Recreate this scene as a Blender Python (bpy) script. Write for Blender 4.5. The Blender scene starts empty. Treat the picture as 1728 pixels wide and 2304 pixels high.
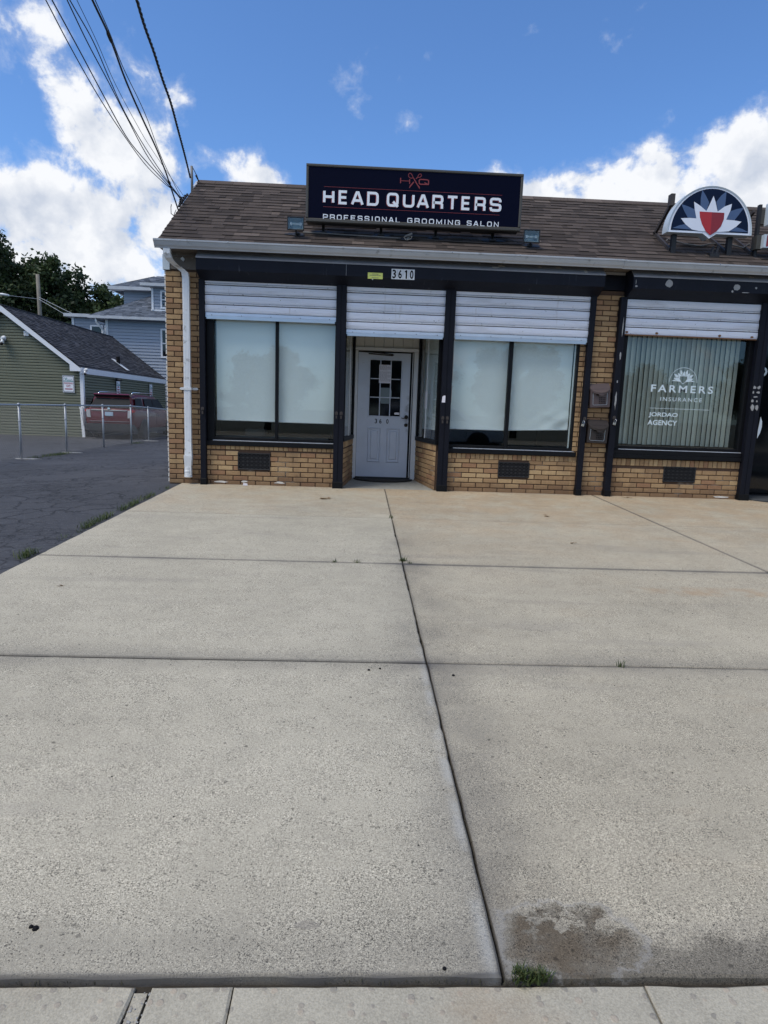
import bpy, math, random
import numpy as np
from mathutils import Vector, Matrix
random.seed(7); np.random.seed(7)
rnd = random.uniform
SC = bpy.context.scene
COL = SC.collection
rad = math.radians

# ------------------------------------------------------------------ camera
CAM = np.array([0.0, -9.6, 1.2])
RX = np.array([0.99877511, -0.03563847, 0.03432462])
UP = np.array([-0.02815332, 0.16115555, 0.98652738])
FW = np.array([0.04068993, 0.98628535, -0.15995481])
cd = bpy.data.cameras.new('camera'); cam = bpy.data.objects.new('camera', cd); COL.objects.link(cam)
cd.sensor_fit = 'VERTICAL'; cd.sensor_height = 36.0; cd.lens = 22.34375
cd.clip_start = 0.05; cd.clip_end = 2000.0
cam.matrix_world = Matrix(((RX[0], UP[0], -FW[0], CAM[0]), (RX[1], UP[1], -FW[1], CAM[1]), (RX[2], UP[2], -FW[2], CAM[2]), (0, 0, 0, 1)))
SC.camera = cam

# ------------------------------------------------------------------ sun, view
SUN_EL, SUN_AZ = 58.0, -122.0           # azimuth measured from +y (the way the camera looks) towards +x
SKY_STRENGTH = 0.145
SUN_STRENGTH = 2.3
SC.view_settings.view_transform = 'Standard'
SC.view_settings.look = 'None'
SC.view_settings.gamma = 1.0
SC.view_settings.use_curve_mapping = False
SC.view_settings.exposure = 0.28
sl = bpy.data.lights.new('sun', 'SUN'); sl.energy = SUN_STRENGTH; sl.angle = rad(26); sl.color = (1.0, 0.93, 0.81)
so = bpy.data.objects.new('sun', sl); COL.objects.link(so)
sdir = Vector((math.sin(rad(SUN_AZ)) * math.cos(rad(SUN_EL)), math.cos(rad(SUN_AZ)) * math.cos(rad(SUN_EL)), math.sin(rad(SUN_EL))))
so.rotation_euler = sdir.to_track_quat('Z', 'Y').to_euler()
so.location = (0, 0, 30)

# ------------------------------------------------------------------ node helpers
class S:
    """socket wrapper with operators"""
    def __init__(s, nt, sock): s.nt, s.k = nt, sock
    def _m(s, op, b=None, c=None, clamp=False):
        n = s.nt.nodes.new('ShaderNodeMath'); n.operation = op; n.use_clamp = clamp
        s.nt.links.new(s.k, n.inputs[0])
        for i, v in ((1, b), (2, c)):
            if v is None: continue
            if isinstance(v, S): s.nt.links.new(v.k, n.inputs[i])
            else: n.inputs[i].default_value = v
        return S(s.nt, n.outputs[0])
    def __add__(s, o): return s._m('ADD', o)
    __radd__ = __add__
    def __sub__(s, o): return s._m('SUBTRACT', o)
    def __rsub__(s, o): return s._m('MULTIPLY', -1.0)._m('ADD', o)
    def __mul__(s, o): return s._m('MULTIPLY', o)
    __rmul__ = __mul__
    def __truediv__(s, o): return s._m('DIVIDE', o)
    def abs(s): return s._m('ABSOLUTE')
    def pow(s, o): return s._m('POWER', o)
    def max(s, o): return s._m('MAXIMUM', o)
    def min(s, o): return s._m('MINIMUM', o)
    def clamp(s): return s._m('ADD', 0.0, clamp=True)
    def step(s, a, b):
        """smoothstep from a to b (a may exceed b)"""
        n = s.nt.nodes.new('ShaderNodeMapRange'); n.interpolation_type = 'SMOOTHSTEP'
        s.nt.links.new(s.k, n.inputs[0])
        lo, hi, o0, o1 = (a, b, 0.0, 1.0) if a <= b else (b, a, 1.0, 0.0)
        n.inputs[1].default_value = lo; n.inputs[2].default_value = hi; n.inputs[3].default_value = o0; n.inputs[4].default_value = o1
        return S(s.nt, n.outputs[0])

class NT:
    def __init__(s, tree):
        s.t = tree; tree.nodes.clear()
    def new(s, typ, **kw):
        n = s.t.nodes.new(typ)
        for k, v in kw.items(): setattr(n, k, v)
        return n
    def link(s, a, b): s.t.links.new(a.k if isinstance(a, S) else a, b)
    def pos(s): return S(s.t, s.new('ShaderNodeNewGeometry').outputs['Position'])
    def obj(s): return S(s.t, s.new('ShaderNodeTexCoord').outputs['Object'])
    def gen(s): return S(s.t, s.new('ShaderNodeTexCoord').outputs['Generated'])
    def sep(s, v):
        n = s.new('ShaderNodeSeparateXYZ'); s.link(v, n.inputs[0]); return [S(s.t, o) for o in n.outputs]
    def comb(s, x, y, z):
        n = s.new('ShaderNodeCombineXYZ')
        for i, v in enumerate((x, y, z)):
            if isinstance(v, S): s.link(v, n.inputs[i])
            else: n.inputs[i].default_value = v
        return S(s.t, n.outputs[0])
    def vscale(s, v, xyz):
        n = s.new('ShaderNodeVectorMath', operation='MULTIPLY'); s.link(v, n.inputs[0]); n.inputs[1].default_value = xyz
        return S(s.t, n.outputs[0])
    def vadd(s, v, w):
        n = s.new('ShaderNodeVectorMath', operation='ADD'); s.link(v, n.inputs[0])
        if isinstance(w, S): s.link(w, n.inputs[1])
        else: n.inputs[1].default_value = w
        return S(s.t, n.outputs[0])
    def noise(s, v, scale, detail=3, rough=.55, color=False, dist=0.0):
        n = s.new('ShaderNodeTexNoise'); s.link(v, n.inputs['Vector'])
        n.inputs['Scale'].default_value = scale; n.inputs['Detail'].default_value = detail; n.inputs['Roughness'].default_value = rough
        n.inputs['Distortion'].default_value = dist
        return S(s.t, n.outputs['Color' if color else 'Fac'])
    def voro(s, v, scale, feature='F1', out='Distance', rand=1.0):
        n = s.new('ShaderNodeTexVoronoi', feature=feature); s.link(v, n.inputs['Vector'])
        n.inputs['Scale'].default_value = scale; n.inputs['Randomness'].default_value = rand
        return S(s.t, n.outputs[out])
    def attr(s, name='tone'):
        n = s.new('ShaderNodeAttribute', attribute_name=name); return S(s.t, n.outputs['Fac'])
    def rand(s): return S(s.t, s.new('ShaderNodeObjectInfo').outputs['Random'])
    def mix(s, f, a, b, mode='MIX'):
        n = s.new('ShaderNodeMix', data_type='RGBA', blend_type=mode)
        for sock, v in ((n.inputs[0], f), (n.inputs[6], a), (n.inputs[7], b)):
            if isinstance(v, S): s.link(v, sock)
            elif isinstance(v, (int, float)): sock.default_value = v
            else: sock.default_value = (*v, 1.0)
        return S(s.t, n.outputs[2])
    def scalec(s, c, f):
        n = s.new('ShaderNodeVectorMath', operation='SCALE')
        if isinstance(c, S): s.link(c, n.inputs[0])
        else: n.inputs[0].default_value = c
        if isinstance(f, S): s.link(f, n.inputs['Scale'])
        else: n.inputs['Scale'].default_value = f
        return S(s.t, n.outputs[0])
    def bump(s, h, strength=.3, dist=.01):
        n = s.new('ShaderNodeBump'); s.link(h, n.inputs['Height']); n.inputs['Strength'].default_value = strength; n.inputs['Distance'].default_value = dist
        return n.outputs[0]

def mat_new(name):
    m = bpy.data.materials.new(name); m.use_nodes = True
    return m, NT(m.node_tree)
def finish(n, color, rough=.6, metal=0.0, bump=None, spec=.5, coat=0.0, emit=None):
    b = n.new('ShaderNodeBsdfPrincipled'); o = n.new('ShaderNodeOutputMaterial')
    for sock, v in (('Base Color', color), ('Roughness', rough), ('Metallic', metal), ('Specular IOR Level', spec), ('Coat Weight', coat)):
        if isinstance(v, S): n.link(v, b.inputs[sock])
        elif isinstance(v, (tuple, list)): b.inputs[sock].default_value = (*v, 1.0)
        else: b.inputs[sock].default_value = v
    if bump is not None: n.link(bump, b.inputs['Normal'])
    n.t.links.new(b.outputs[0], o.inputs[0])
    return b

def simple(name, col, rough=.6, metal=0.0, var=.12, scale=6.0, grain=0.0, spec=.5, coat=0.0, dirt=None, dirtf=(.55, .75), tone=0.0, bump=0.0):
    """procedural paint / metal / plastic with soft mottling, optional dirt patches and per-piece tone"""
    m, n = mat_new(name); p = n.obj()
    f = n.noise(p, scale, 4) * (2 * var) + (1 - var)
    if grain: f = f * (n.noise(p, 180, 2) * (2 * grain) + (1 - grain))
    if tone: f = f * (n.attr() * (2 * tone) + (1 - tone))
    c = n.scalec(col, f)
    if dirt is not None:
        k = (n.noise(p, scale * 2.3, 6, .65)).step(*dirtf)
        c = n.mix(k, c, dirt)
    bp = n.bump(n.noise(p, 60, 3), bump, .003) if bump else None
    finish(n, c, rough, metal, bp, spec, coat)
    return m

# ------------------------------------------------------------------ sky
W = bpy.data.worlds.new('World'); SC.world = W; W.use_nodes = True
n = NT(W.node_tree)
sky = n.new('ShaderNodeTexSky', sky_type='NISHITA'); sky.sun_disc = False
sky.sun_elevation = rad(SUN_EL); sky.sun_rotation = rad(SUN_AZ); sky.altitude = 20; sky.air_density = 1.0; sky.dust_density = 0.6; sky.ozone_density = 1.6
d = n.gen()
dx, dy, dz = n.sep(d)
az = dx._m('ARCTAN2', dy) * (180 / math.pi)
el = dz._m('ARCSINE') * (180 / math.pi)
# cloud banks, in view and added out of view: azimuth, elevation, half-width, half-height (degrees), weight
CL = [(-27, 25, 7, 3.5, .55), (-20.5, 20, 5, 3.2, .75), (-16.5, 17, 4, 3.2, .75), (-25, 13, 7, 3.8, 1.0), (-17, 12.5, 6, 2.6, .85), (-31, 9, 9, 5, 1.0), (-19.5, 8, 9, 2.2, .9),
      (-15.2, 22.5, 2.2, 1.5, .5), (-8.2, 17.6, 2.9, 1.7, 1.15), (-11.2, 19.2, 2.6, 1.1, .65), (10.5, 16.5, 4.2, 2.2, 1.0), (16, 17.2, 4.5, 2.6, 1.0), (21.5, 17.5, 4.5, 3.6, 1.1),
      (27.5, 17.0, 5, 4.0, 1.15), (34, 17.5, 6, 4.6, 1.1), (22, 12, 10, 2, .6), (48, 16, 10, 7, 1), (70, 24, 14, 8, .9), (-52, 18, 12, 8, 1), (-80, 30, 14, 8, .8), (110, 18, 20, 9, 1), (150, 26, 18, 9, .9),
      (180, 20, 26, 12, 1.1), (155, 38, 22, 12, 1.0), (-160, 42, 22, 12, 1.0), (130, 60, 30, 12, .9), (-130, 62, 30, 12, .9), (95, 40, 16, 10, .9), (-90, 48, 18, 10, .9), (-150, 22, 20, 12, 1.1), (-115, 18, 18, 9, 1), (120, 50, 16, 8, .7), (-170, 58, 20, 9, .8)]  # unseen banks behind the camera, added to brighten the facade
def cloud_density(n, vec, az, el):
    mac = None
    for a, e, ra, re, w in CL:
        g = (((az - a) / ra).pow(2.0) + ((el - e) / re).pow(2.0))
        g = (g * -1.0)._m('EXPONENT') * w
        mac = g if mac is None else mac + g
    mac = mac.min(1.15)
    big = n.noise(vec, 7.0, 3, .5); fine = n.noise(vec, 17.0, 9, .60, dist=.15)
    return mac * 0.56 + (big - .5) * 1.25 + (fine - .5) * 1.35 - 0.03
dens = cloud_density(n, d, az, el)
# the same field a little towards the sun side and up: gives lit tops and grey undersides
d2 = n.vadd(d, (-0.020, 0.0, 0.034))
fine2 = n.noise(d2, 17.0, 5, .55, dist=.15); big2 = n.noise(d2, 7.0, 3, .5)
fine1 = n.noise(d, 17.0, 5, .55, dist=.15); big1 = n.noise(d, 7.0, 3, .5)
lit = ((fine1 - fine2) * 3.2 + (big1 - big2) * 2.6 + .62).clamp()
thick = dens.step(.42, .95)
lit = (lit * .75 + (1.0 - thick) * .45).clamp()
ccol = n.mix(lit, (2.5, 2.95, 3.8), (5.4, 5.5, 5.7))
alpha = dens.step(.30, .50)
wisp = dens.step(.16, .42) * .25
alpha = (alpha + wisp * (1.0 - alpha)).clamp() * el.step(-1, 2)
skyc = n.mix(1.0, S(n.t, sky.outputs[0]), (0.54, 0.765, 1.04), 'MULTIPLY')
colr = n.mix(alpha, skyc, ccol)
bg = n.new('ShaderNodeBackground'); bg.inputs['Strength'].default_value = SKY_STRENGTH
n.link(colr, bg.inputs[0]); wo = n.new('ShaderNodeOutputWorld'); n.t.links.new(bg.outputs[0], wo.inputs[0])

# ------------------------------------------------------------------ geometry helpers
def at(px, py, y):
    """photo pixel (1728 x 2304) to the point where its ray meets the upright plane y = const"""
    q = (px - 864) / 1430 * RX - (py - 1152) / 1430 * UP + FW
    t = (y - CAM[1]) / q[1]; return CAM + t * q
def atz(px, py, z0, s=0.0):
    q = (px - 864) / 1430 * RX - (py - 1152) / 1430 * UP + FW
    t = (z0 + s * CAM[1] - CAM[2]) / (q[2] - s * q[1]); return CAM + t * q

ORG = {}
def prop(o, label=None, cat=None, group=None, kind=None):
    if label: o['label'] = label
    if cat: o['category'] = cat
    if group: o['group'] = group
    if kind: o['kind'] = kind
    return o
def thing(name, loc=(0, 0, 0), label=None, cat=None, group=None, kind=None, rot=None):
    o = bpy.data.objects.new(name, None); o.empty_display_size = .2; COL.objects.link(o); o.location = loc
    if rot: o.rotation_euler = rot
    ORG[o.name] = Vector(loc) if not rot else Vector((0, 0, 0))
    return prop(o, label, cat, group, kind)
def org(o):
    return ORG.get(o.name, Vector((0, 0, 0)))

class MB:
    def __init__(s): s.v = []; s.f = []; s.m = []; s.t = []
    def face(s, pts, m=0, t=.5):
        i = len(s.v); s.v += [tuple(p) for p in pts]; s.f.append(tuple(range(i, i + len(pts)))); s.m.append(m); s.t.append(t)
    def box(s, x0, x1, y0, y1, z0, z1, m=0, t=.5, T=None):
        P = [(x0, y0, z0), (x1, y0, z0), (x1, y1, z0), (x0, y1, z0), (x0, y0, z1), (x1, y0, z1), (x1, y1, z1), (x0, y1, z1)]
        if T: P = [T(*p) for p in P]
        i = len(s.v); s.v += P
        for q in ((0, 1, 5, 4), (1, 2, 6, 5), (2, 3, 7, 6), (3, 0, 4, 7), (4, 5, 6, 7), (3, 2, 1, 0)):
            s.f.append(tuple(i + k for k in q)); s.m.append(m); s.t.append(t)
        return s
    def bbox(s, x0, x1, y0, y1, z0, z1, b=.004, m=0, t=.5, T=None):
        """box whose front (-y) face is chamfered"""
        P = [(x0, y0 + b, z0), (x1, y0 + b, z0), (x1, y0 + b, z1), (x0, y0 + b, z1), (x0 + b, y0, z0 + b), (x1 - b, y0, z0 + b), (x1 - b, y0, z1 - b), (x0 + b, y0, z1 - b),
             (x0, y1, z0), (x1, y1, z0), (x1, y1, z1), (x0, y1, z1)]
        if T: P = [T(*p) for p in P]
        i = len(s.v); s.v += P
        for q in ((4, 5, 6, 7), (0, 1, 5, 4), (1, 2, 6, 5), (2, 3, 7, 6), (3, 0, 4, 7), (8, 9, 1, 0), (9, 10, 2, 1), (10, 11, 3, 2), (11, 8, 0, 3)):
            s.f.append(tuple(i + k for k in q)); s.m.append(m); s.t.append(t)
        return s
    def prism(s, poly, a, b, axis='y', m=0, t=.5, T=None):
        """extrude polygon. axis y: poly is (x,z); axis x: poly is (y,z); axis z: poly is (x,y)"""
        def mk(p, h):
            q = (p[0], h, p[1]) if axis == 'y' else ((h, p[0], p[1]) if axis == 'x' else (p[0], p[1], h))
            return T(*q) if T else q
        A = [mk(p, a) for p in poly]; B = [mk(p, b) for p in poly]; k = len(poly); i = len(s.v); s.v += A + B
        s.f.append(tuple(range(i, i + k))); s.f.append(tuple(range(i + 2 * k - 1, i + k - 1, -1))); s.m += [m, m]; s.t += [t, t]
        for j in range(k):
            j2 = (j + 1) % k; s.f.append((i + j, i + k + j, i + k + j2, i + j2)); s.m.append(m); s.t.append(t)
        return s
    def tube(s, pts, r, n=8, m=0, t=.5, caps=True, flat=1.0):
        pts = [Vector(p) for p in pts]; rr = r if isinstance(r, (list, tuple)) else [r] * len(pts)
        i0 = len(s.v); ref = Vector((0, 0, 1))
        for k, p in enumerate(pts):
            a = pts[max(k - 1, 0)]; b = pts[min(k + 1, len(pts) - 1)]; d = (b - a).normalized()
            u = d.cross(ref)
            if u.length < .05: u = d.cross(Vector((0, 1, 0)))
            u.normalize(); w = u.cross(d).normalized()
            for j in range(n):
                an = 2 * math.pi * j / n + math.pi / n
                s.v.append(tuple(p + (u * math.cos(an) + w * math.sin(an) * flat) * rr[k]))
        for k in range(len(pts) - 1):
            for j in range(n):
                a = i0 + k * n + j; b = i0 + k * n + (j + 1) % n
                s.f.append((a, b, b + n, a + n)); s.m.append(m); s.t.append(t)
        if caps:
            s.f.append(tuple(i0 + j for j in range(n))[::-1]); e = i0 + (len(pts) - 1) * n; s.f.append(tuple(e + j for j in range(n))); s.m += [m, m]; s.t += [t, t]
        return s
    def lathe(s, prof, c, axis='y', n=20, m=0, t=.5):
        """prof: list of (radius, height along axis)"""
        i0 = len(s.v)
        for r, h in prof:
            for j in range(n):
                a = 2 * math.pi * j / n; ca, sa = r * math.cos(a), r * math.sin(a)
                q = {'y': (ca, h, sa), 'z': (ca, sa, h), 'x': (h, ca, sa)}[axis]
                s.v.append((c[0] + q[0], c[1] + q[1], c[2] + q[2]))
        for k in range(len(prof) - 1):
            for j in range(n):
                a = i0 + k * n + j; b = i0 + k * n + (j + 1) % n
                s.f.append((a, b, b + n, a + n)); s.m.append(m); s.t.append(t)
        for k in (0, len(prof) - 1):
            if prof[k][0] > 1e-4: s.f.append(tuple(i0 + k * n + j for j in range(n))); s.m.append(m); s.t.append(t)
        return s
    def grid(s, fn, nu, nv, m=0, t=.5):
        i0 = len(s.v)
        for a in range(nu + 1):
            for b in range(nv + 1): s.v.append(tuple(fn(a / nu, b / nv)))
        for a in range(nu):
            for b in range(nv):
                q = i0 + a * (nv + 1) + b; s.f.append((q, q + nv + 1, q + nv + 2, q + 1)); s.m.append(m); s.t.append(t)
        return s
    def obj(s, name, mats, parent=None, smooth=False, local=False, kind=None, label=None, cat=None, group=None, fix=True):
        me = bpy.data.meshes.new(name)
        o0 = Vector((0, 0, 0)) if local else (org(parent) if parent else Vector((0, 0, 0)))
        vv = [(a - o0.x, b - o0.y, c - o0.z) for a, b, c in s.v] if o0.length else s.v
        me.from_pydata(vv, [], s.f)
        if not isinstance(mats, (list, tuple)): mats = [mats]
        for k in mats: me.materials.append(k)
        if len(mats) > 1: me.polygons.foreach_set('material_index', s.m)
        at_ = me.attributes.new('tone', 'FLOAT', 'FACE'); at_.data.foreach_set('value', [float(x) for x in s.t])
        if smooth: me.polygons.foreach_set('use_smooth', [True] * len(s.f))
        me.update()
        if fix:
            import bmesh
            bm = bmesh.new(); bm.from_mesh(me)
            if smooth: bmesh.ops.remove_doubles(bm, verts=bm.verts, dist=1e-5)
            bmesh.ops.recalc_face_normals(bm, faces=bm.faces); bm.to_mesh(me); bm.free()
        o = bpy.data.objects.new(name, me); COL.objects.link(o)
        if parent: o.parent = parent; ORG[o.name] = o0 if not local else Vector((0, 0, 0))
        return prop(o, label, cat, group, kind)

def loose(mb, name, mats, base, label, cat, group=None, smooth=False, kind=None):
    """a thing made of one mesh, with its origin at its base"""
    b = Vector(base); mb.v = [(x - b.x, y - b.y, z - b.z) for x, y, z in mb.v]
    o = mb.obj(name, mats, None, smooth=smooth, label=label, cat=cat, group=group, kind=kind); o.location = b
    return o

def text_faces(txt, offset=0.0, shear=0.0, spacing=1.0):
    c = bpy.data.curves.new('lettering', 'FONT'); c.body = txt; c.offset = offset; c.shear = shear; c.space_character = spacing; c.resolution_u = 3; c.fill_mode = 'FRONT'; c.extrude = 0
    o = bpy.data.objects.new('lettering', c); COL.objects.link(o); bpy.context.view_layer.update()
    dg = bpy.context.evaluated_depsgraph_get(); me = bpy.data.meshes.new_from_object(o.evaluated_get(dg))
    V = [tuple(v.co) for v in me.vertices]; F = [tuple(p.vertices) for p in me.polygons]
    bpy.data.objects.remove(o); bpy.data.curves.remove(c); bpy.data.meshes.remove(me)
    return V, F
def text(name, txt, x0, x1, z0, z1, y, m, parent, offset=0.0, shear=0.0, spacing=1.0, T=None, label=None, kind=None):
    """flat lettering filling the given box on the plane y, facing -y (or mapped by T)"""
    V, F = text_faces(txt, offset, shear, spacing)
    xs = [v[0] for v in V]; ys = [v[1] for v in V]; ax, bx, ay, by = min(xs), max(xs), min(ys), max(ys)
    b = MB()
    P = [(x0 + (v[0] - ax) / (bx - ax) * (x1 - x0), y, z0 + (v[1] - ay) / (by - ay) * (z1 - z0)) for v in V]
    if T: P = [T(*p) for p in P]
    b.v = P; b.f = F; b.m = [0] * len(F); b.t = [.5] * len(F)
    return b.obj(name, m, parent, fix=False, label=label, kind=kind)

def arc(cx, cy, r, a0, a1, n=5):
    return [(cx + r * math.cos(rad(a0 + (a1 - a0) * i / n)), cy + r * math.sin(rad(a0 + (a1 - a0) * i / n))) for i in range(n + 1)]
def stroke(b, pts, w, y, closed=False, m=0, map=lambda p: p):
    """flat ribbon of width w along 2-D points on the plane y"""
    P = [Vector(map(p)) for p in pts]; k = len(P); L = []; Rr = []
    for i in range(k):
        a = P[i - 1] if (i > 0 or closed) else P[i]; c = P[(i + 1) % k] if (i < k - 1 or closed) else P[i]
        d1 = (P[i] - a); d2 = (c - P[i])
        if d1.length < 1e-9: d1 = d2
        if d2.length < 1e-9: d2 = d1
        d1 = d1.normalized(); d2 = d2.normalized(); t = (d1 + d2)
        t = t.normalized() if t.length > 1e-6 else d1
        nn = Vector((-t.y, t.x)); sc = 1 / max(.5, abs(nn.dot(Vector((-d1.y, d1.x)))))
        L.append(P[i] + nn * w / 2 * sc); Rr.append(P[i] - nn * w / 2 * sc)
    i0 = len(b.v)
    for l, r in zip(L, Rr): b.v += [(l.x, y, l.y), (r.x, y, r.y)]
    for i in range(k if closed else k - 1):
        a = i0 + 2 * i; c = i0 + 2 * ((i + 1) % k); b.f.append((a, a + 1, c + 1, c)); b.m.append(m); b.t.append(.5)
def blob(cx, cz, rx, rz, n=14, j=.3):
    return [(cx + rx * math.cos(2 * math.pi * i / n) * (1 + rnd(-j, j)), cz + rz * math.sin(2 * math.pi * i / n) * (1 + rnd(-j, j))) for i in range(n)]

# ------------------------------------------------------------------ materials
def M_concrete(name, tint, tan=1.0):
    m, n = mat_new(name); p = n.pos(); x, y, z = n.sep(p)
    sp = n.noise(p, 330, 1, .5); sp2 = n.noise(p, 120, 3, .65); big = n.noise(p, .9, 4, .55); mid = n.noise(p, 5.5, 5, .6); g3 = n.noise(p, 210, 1, .5)
    amp = n.noise(p, 3.0, 4, .6).step(.30, .70) * .9 + .45
    f = ((sp - .5) * 2.0 + (sp2 - .5) * 1.3) * amp + (big - .5) * .40 + (mid - .5) * .34 + 1.0
    area = n.noise(p, 12, 3, .6)
    pit = (g3 + (area - .5) * .25).step(.61, .68); f = f * (1.0 - pit * .7)
    g4 = n.noise(n.vadd(p, (3.3, 1.7, 0)), 240, 1, .5); f = f + (g4 + (area - .5) * .2).step(.62, .70) * .55
    wp = n.vadd(p, n.scalec(n.noise(p, 60, 2, .5, color=True), .02)); d3 = n.voro(wp, 38); c3 = n.sep(n.voro(wp, 38, out='Color')); f = f * (1.0 - d3.step(.30, .14) * c3[0].step(.90, .94) * .5)
    d4 = n.voro(n.vadd(wp, (5, 5, 0)), 17); c4 = n.sep(n.voro(n.vadd(wp, (5, 5, 0)), 17, out='Color')); f = f * (1.0 - d4.step(.16, .08) * c4[0].step(.93, .95) * .6)
    c = n.scalec(tint, f.max(.15))
    wob = (n.noise(p, 3.0, 4, .6) - .5)
    # rusty tan staining that starts at the shop wall
    tanm = ((y + wob * 1.4).step(-3.6, -.8) * .8) * (y.step(-2.345, -2.325).max(x.step(.38, .40))) + (y + wob * 2).step(-.55, .1) * .6
    tanr = x.step(.38, .42) * (y + wob * 3.0).step(-6.0, -2.2) * .65
    k = ((tanm + tanr) * (n.noise(p, 2.2, 5, .65)).step(.25, .75) * tan).clamp()
    c = n.mix(k * .8, c, n.scalec((.37, .285, .19), f.max(.2)))
    rust = (n.noise(n.vscale(p, (1.0, 2.6, 1)), 1.3, 5, .6)).step(.60, .76) * .22 * x.step(-.5, 2.5)
    c = n.mix(rust * tan, c, (.36, .23, .12))
    # grime along the joints
    def near(s, c0, w): return ((((s - c0) + wob * w * .8) / w).pow(2.0) * -1.0)._m('EXPONENT')
    pn = n.noise(p, 1.7, 4, .6).step(.35, .65)
    drip = n.noise(n.vscale(p, (.35, 2.2, 1)), 1.5, 6, .65).step(.54, .70) * .26; c = n.mix(drip, c, (.22, .20, .175))
    orr = (((x - 3.0 + wob) / 1.1).pow(2.0) + ((y + 4.93 + wob * .25) / .13).pow(2.0)).step(1.2, .1) * .40; c = n.mix(orr * n.noise(p, 6, 4).step(.35, .65), c, (.36, .22, .11))
    g = near(x, .43, .19) * y.step(-2.5, -4.2) * .42 * (pn * .7 + .3) + near(y, -4.36, .10) * .26 * pn + near(y, -6.36, .13) * .36 * (pn * .6 + .4) + near(y, -8.2, .16) * .26 + ((((y + 8.240) / .012).pow(2.0) * -1.0)._m('EXPONENT')) * .75 + ((((y + 4.345) / .022).pow(2.0) * -1.0)._m('EXPONENT')) * .75 + ((((y + 6.366) / .014).pow(2.0) * -1.0)._m('EXPONENT')) * .5 + ((((x - 3.599) / .020).pow(2.0) * -1.0)._m('EXPONENT')) * .75 + ((((y + 2.33) / .02).pow(2.0) * -1.0)._m('EXPONENT')) * .22 + ((((x - .394) / .014).pow(2.0) * -1.0)._m('EXPONENT')) * .45
    c = n.mix(g.clamp(), c, (.095, .09, .085))
    # damp mossy patch where the centre joint meets the lane
    xx = x + wob * .22 + (mid - .5) * .22; yy = y + (n.noise(p, 9.0, 6, .7) - .5) * .26
    e1 = (((xx - .60) / .22).pow(2.0) + ((yy + 8.125) / .115).pow(2.0)).step(1.5, .25)
    e2 = ((((xx - .95) / .75).pow(2.0) + ((yy + 8.22) / .10).pow(2.0)).step(1.5, .0)) * 1.0
    e3 = (((xx - .50) / .15).pow(2.0) + ((yy + 7.95) / .13).pow(2.0)).step(1.5, .2) * .32
    isl = n.noise(n.vscale(p, (1, 1.3, 1)), 11, 5, .7).step(.50, .60) * yy.step(-8.14, -8.06)
    hole = (((xx - .600) / .045).pow(2.0) + ((yy + 8.075) / .014).pow(2.0)).step(1.25, .7).max(isl)
    edge_ = x.step(.393, .402) * y.step(-8.262, -8.25)
    st = (e1.max(e2).max(e3) * (1.0 - hole * .8) * edge_).clamp()
    core = (e1 * (1.0 - hole)).step(.5, .95) * edge_
    c = n.mix(st * .76, c, n.scalec((.115, .102, .080), f.max(.3)))
    c = n.mix(core * n.noise(p, 8, 5, .65).step(.3, .62) * .60, c, n.scalec((.085, .058, .032), f.max(.3)))
    rim = (e1.step(.05, .25) * e1.step(.55, .3)) * edge_; c = n.mix(rim * .30, c, (.36, .35, .33))
    ed = x.step(.388, .372) * x.step(.33, .372) * n.noise(p, 3.5, 4).step(.45, .6) * y.step(-5.8, -6.8); c = n.mix(ed * .32, c, (.48, .49, .48))
    # single darker patch left of the joint
    e4 = ((((x + .10) + wob * .05) / .035).pow(2.0) + (((y + 8.08) + wob * .04) / .014).pow(2.0)).step(1.3, .8)
    c = n.mix(e4 * .45, c, (.20, .18, .155))
    h = sp * .4 + sp2 * .5 + (1.0 - pit) * .6 + mid * .5
    finish(n, c, .88, 0, n.bump(h, .35, .004), .25)
    return m
m_conc_l = M_concrete('concrete_grey', (.400, .364, .284))
m_conc_r = M_concrete('concrete_tan', (.388, .346, .262))
def M_walk():
    m, n = mat_new('old_sidewalk_concrete'); p = n.pos(); x, y, z = n.sep(p)
    sp = n.noise(p, 200, 2, .6); mid = n.noise(p, 9, 5, .6)
    f = (sp - .5) * .9 + (mid - .5) * .5 + 1.0
    v = n.voro(p, 42); c1 = n.sep(n.voro(p, 42, out='Color'))
    peb = v.step(.45, .30) * c1[0].step(.62, .68)
    c = n.scalec((.37, .340, .270), f.max(.2))
    pc = n.mix(c1[1], (.14, .13, .125), (.42, .33, .25))
    c = n.mix(peb * .45, c, pc)
    c = n.mix(n.noise(p, 2.5, 4).step(.5, .75) * .35, c, (.30, .19, .10))
    finish(n, c, .9, 0, n.bump(sp * .5 + peb * .5 + mid, .5, .006), .2)
    return m
m_walk = M_walk()
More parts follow.
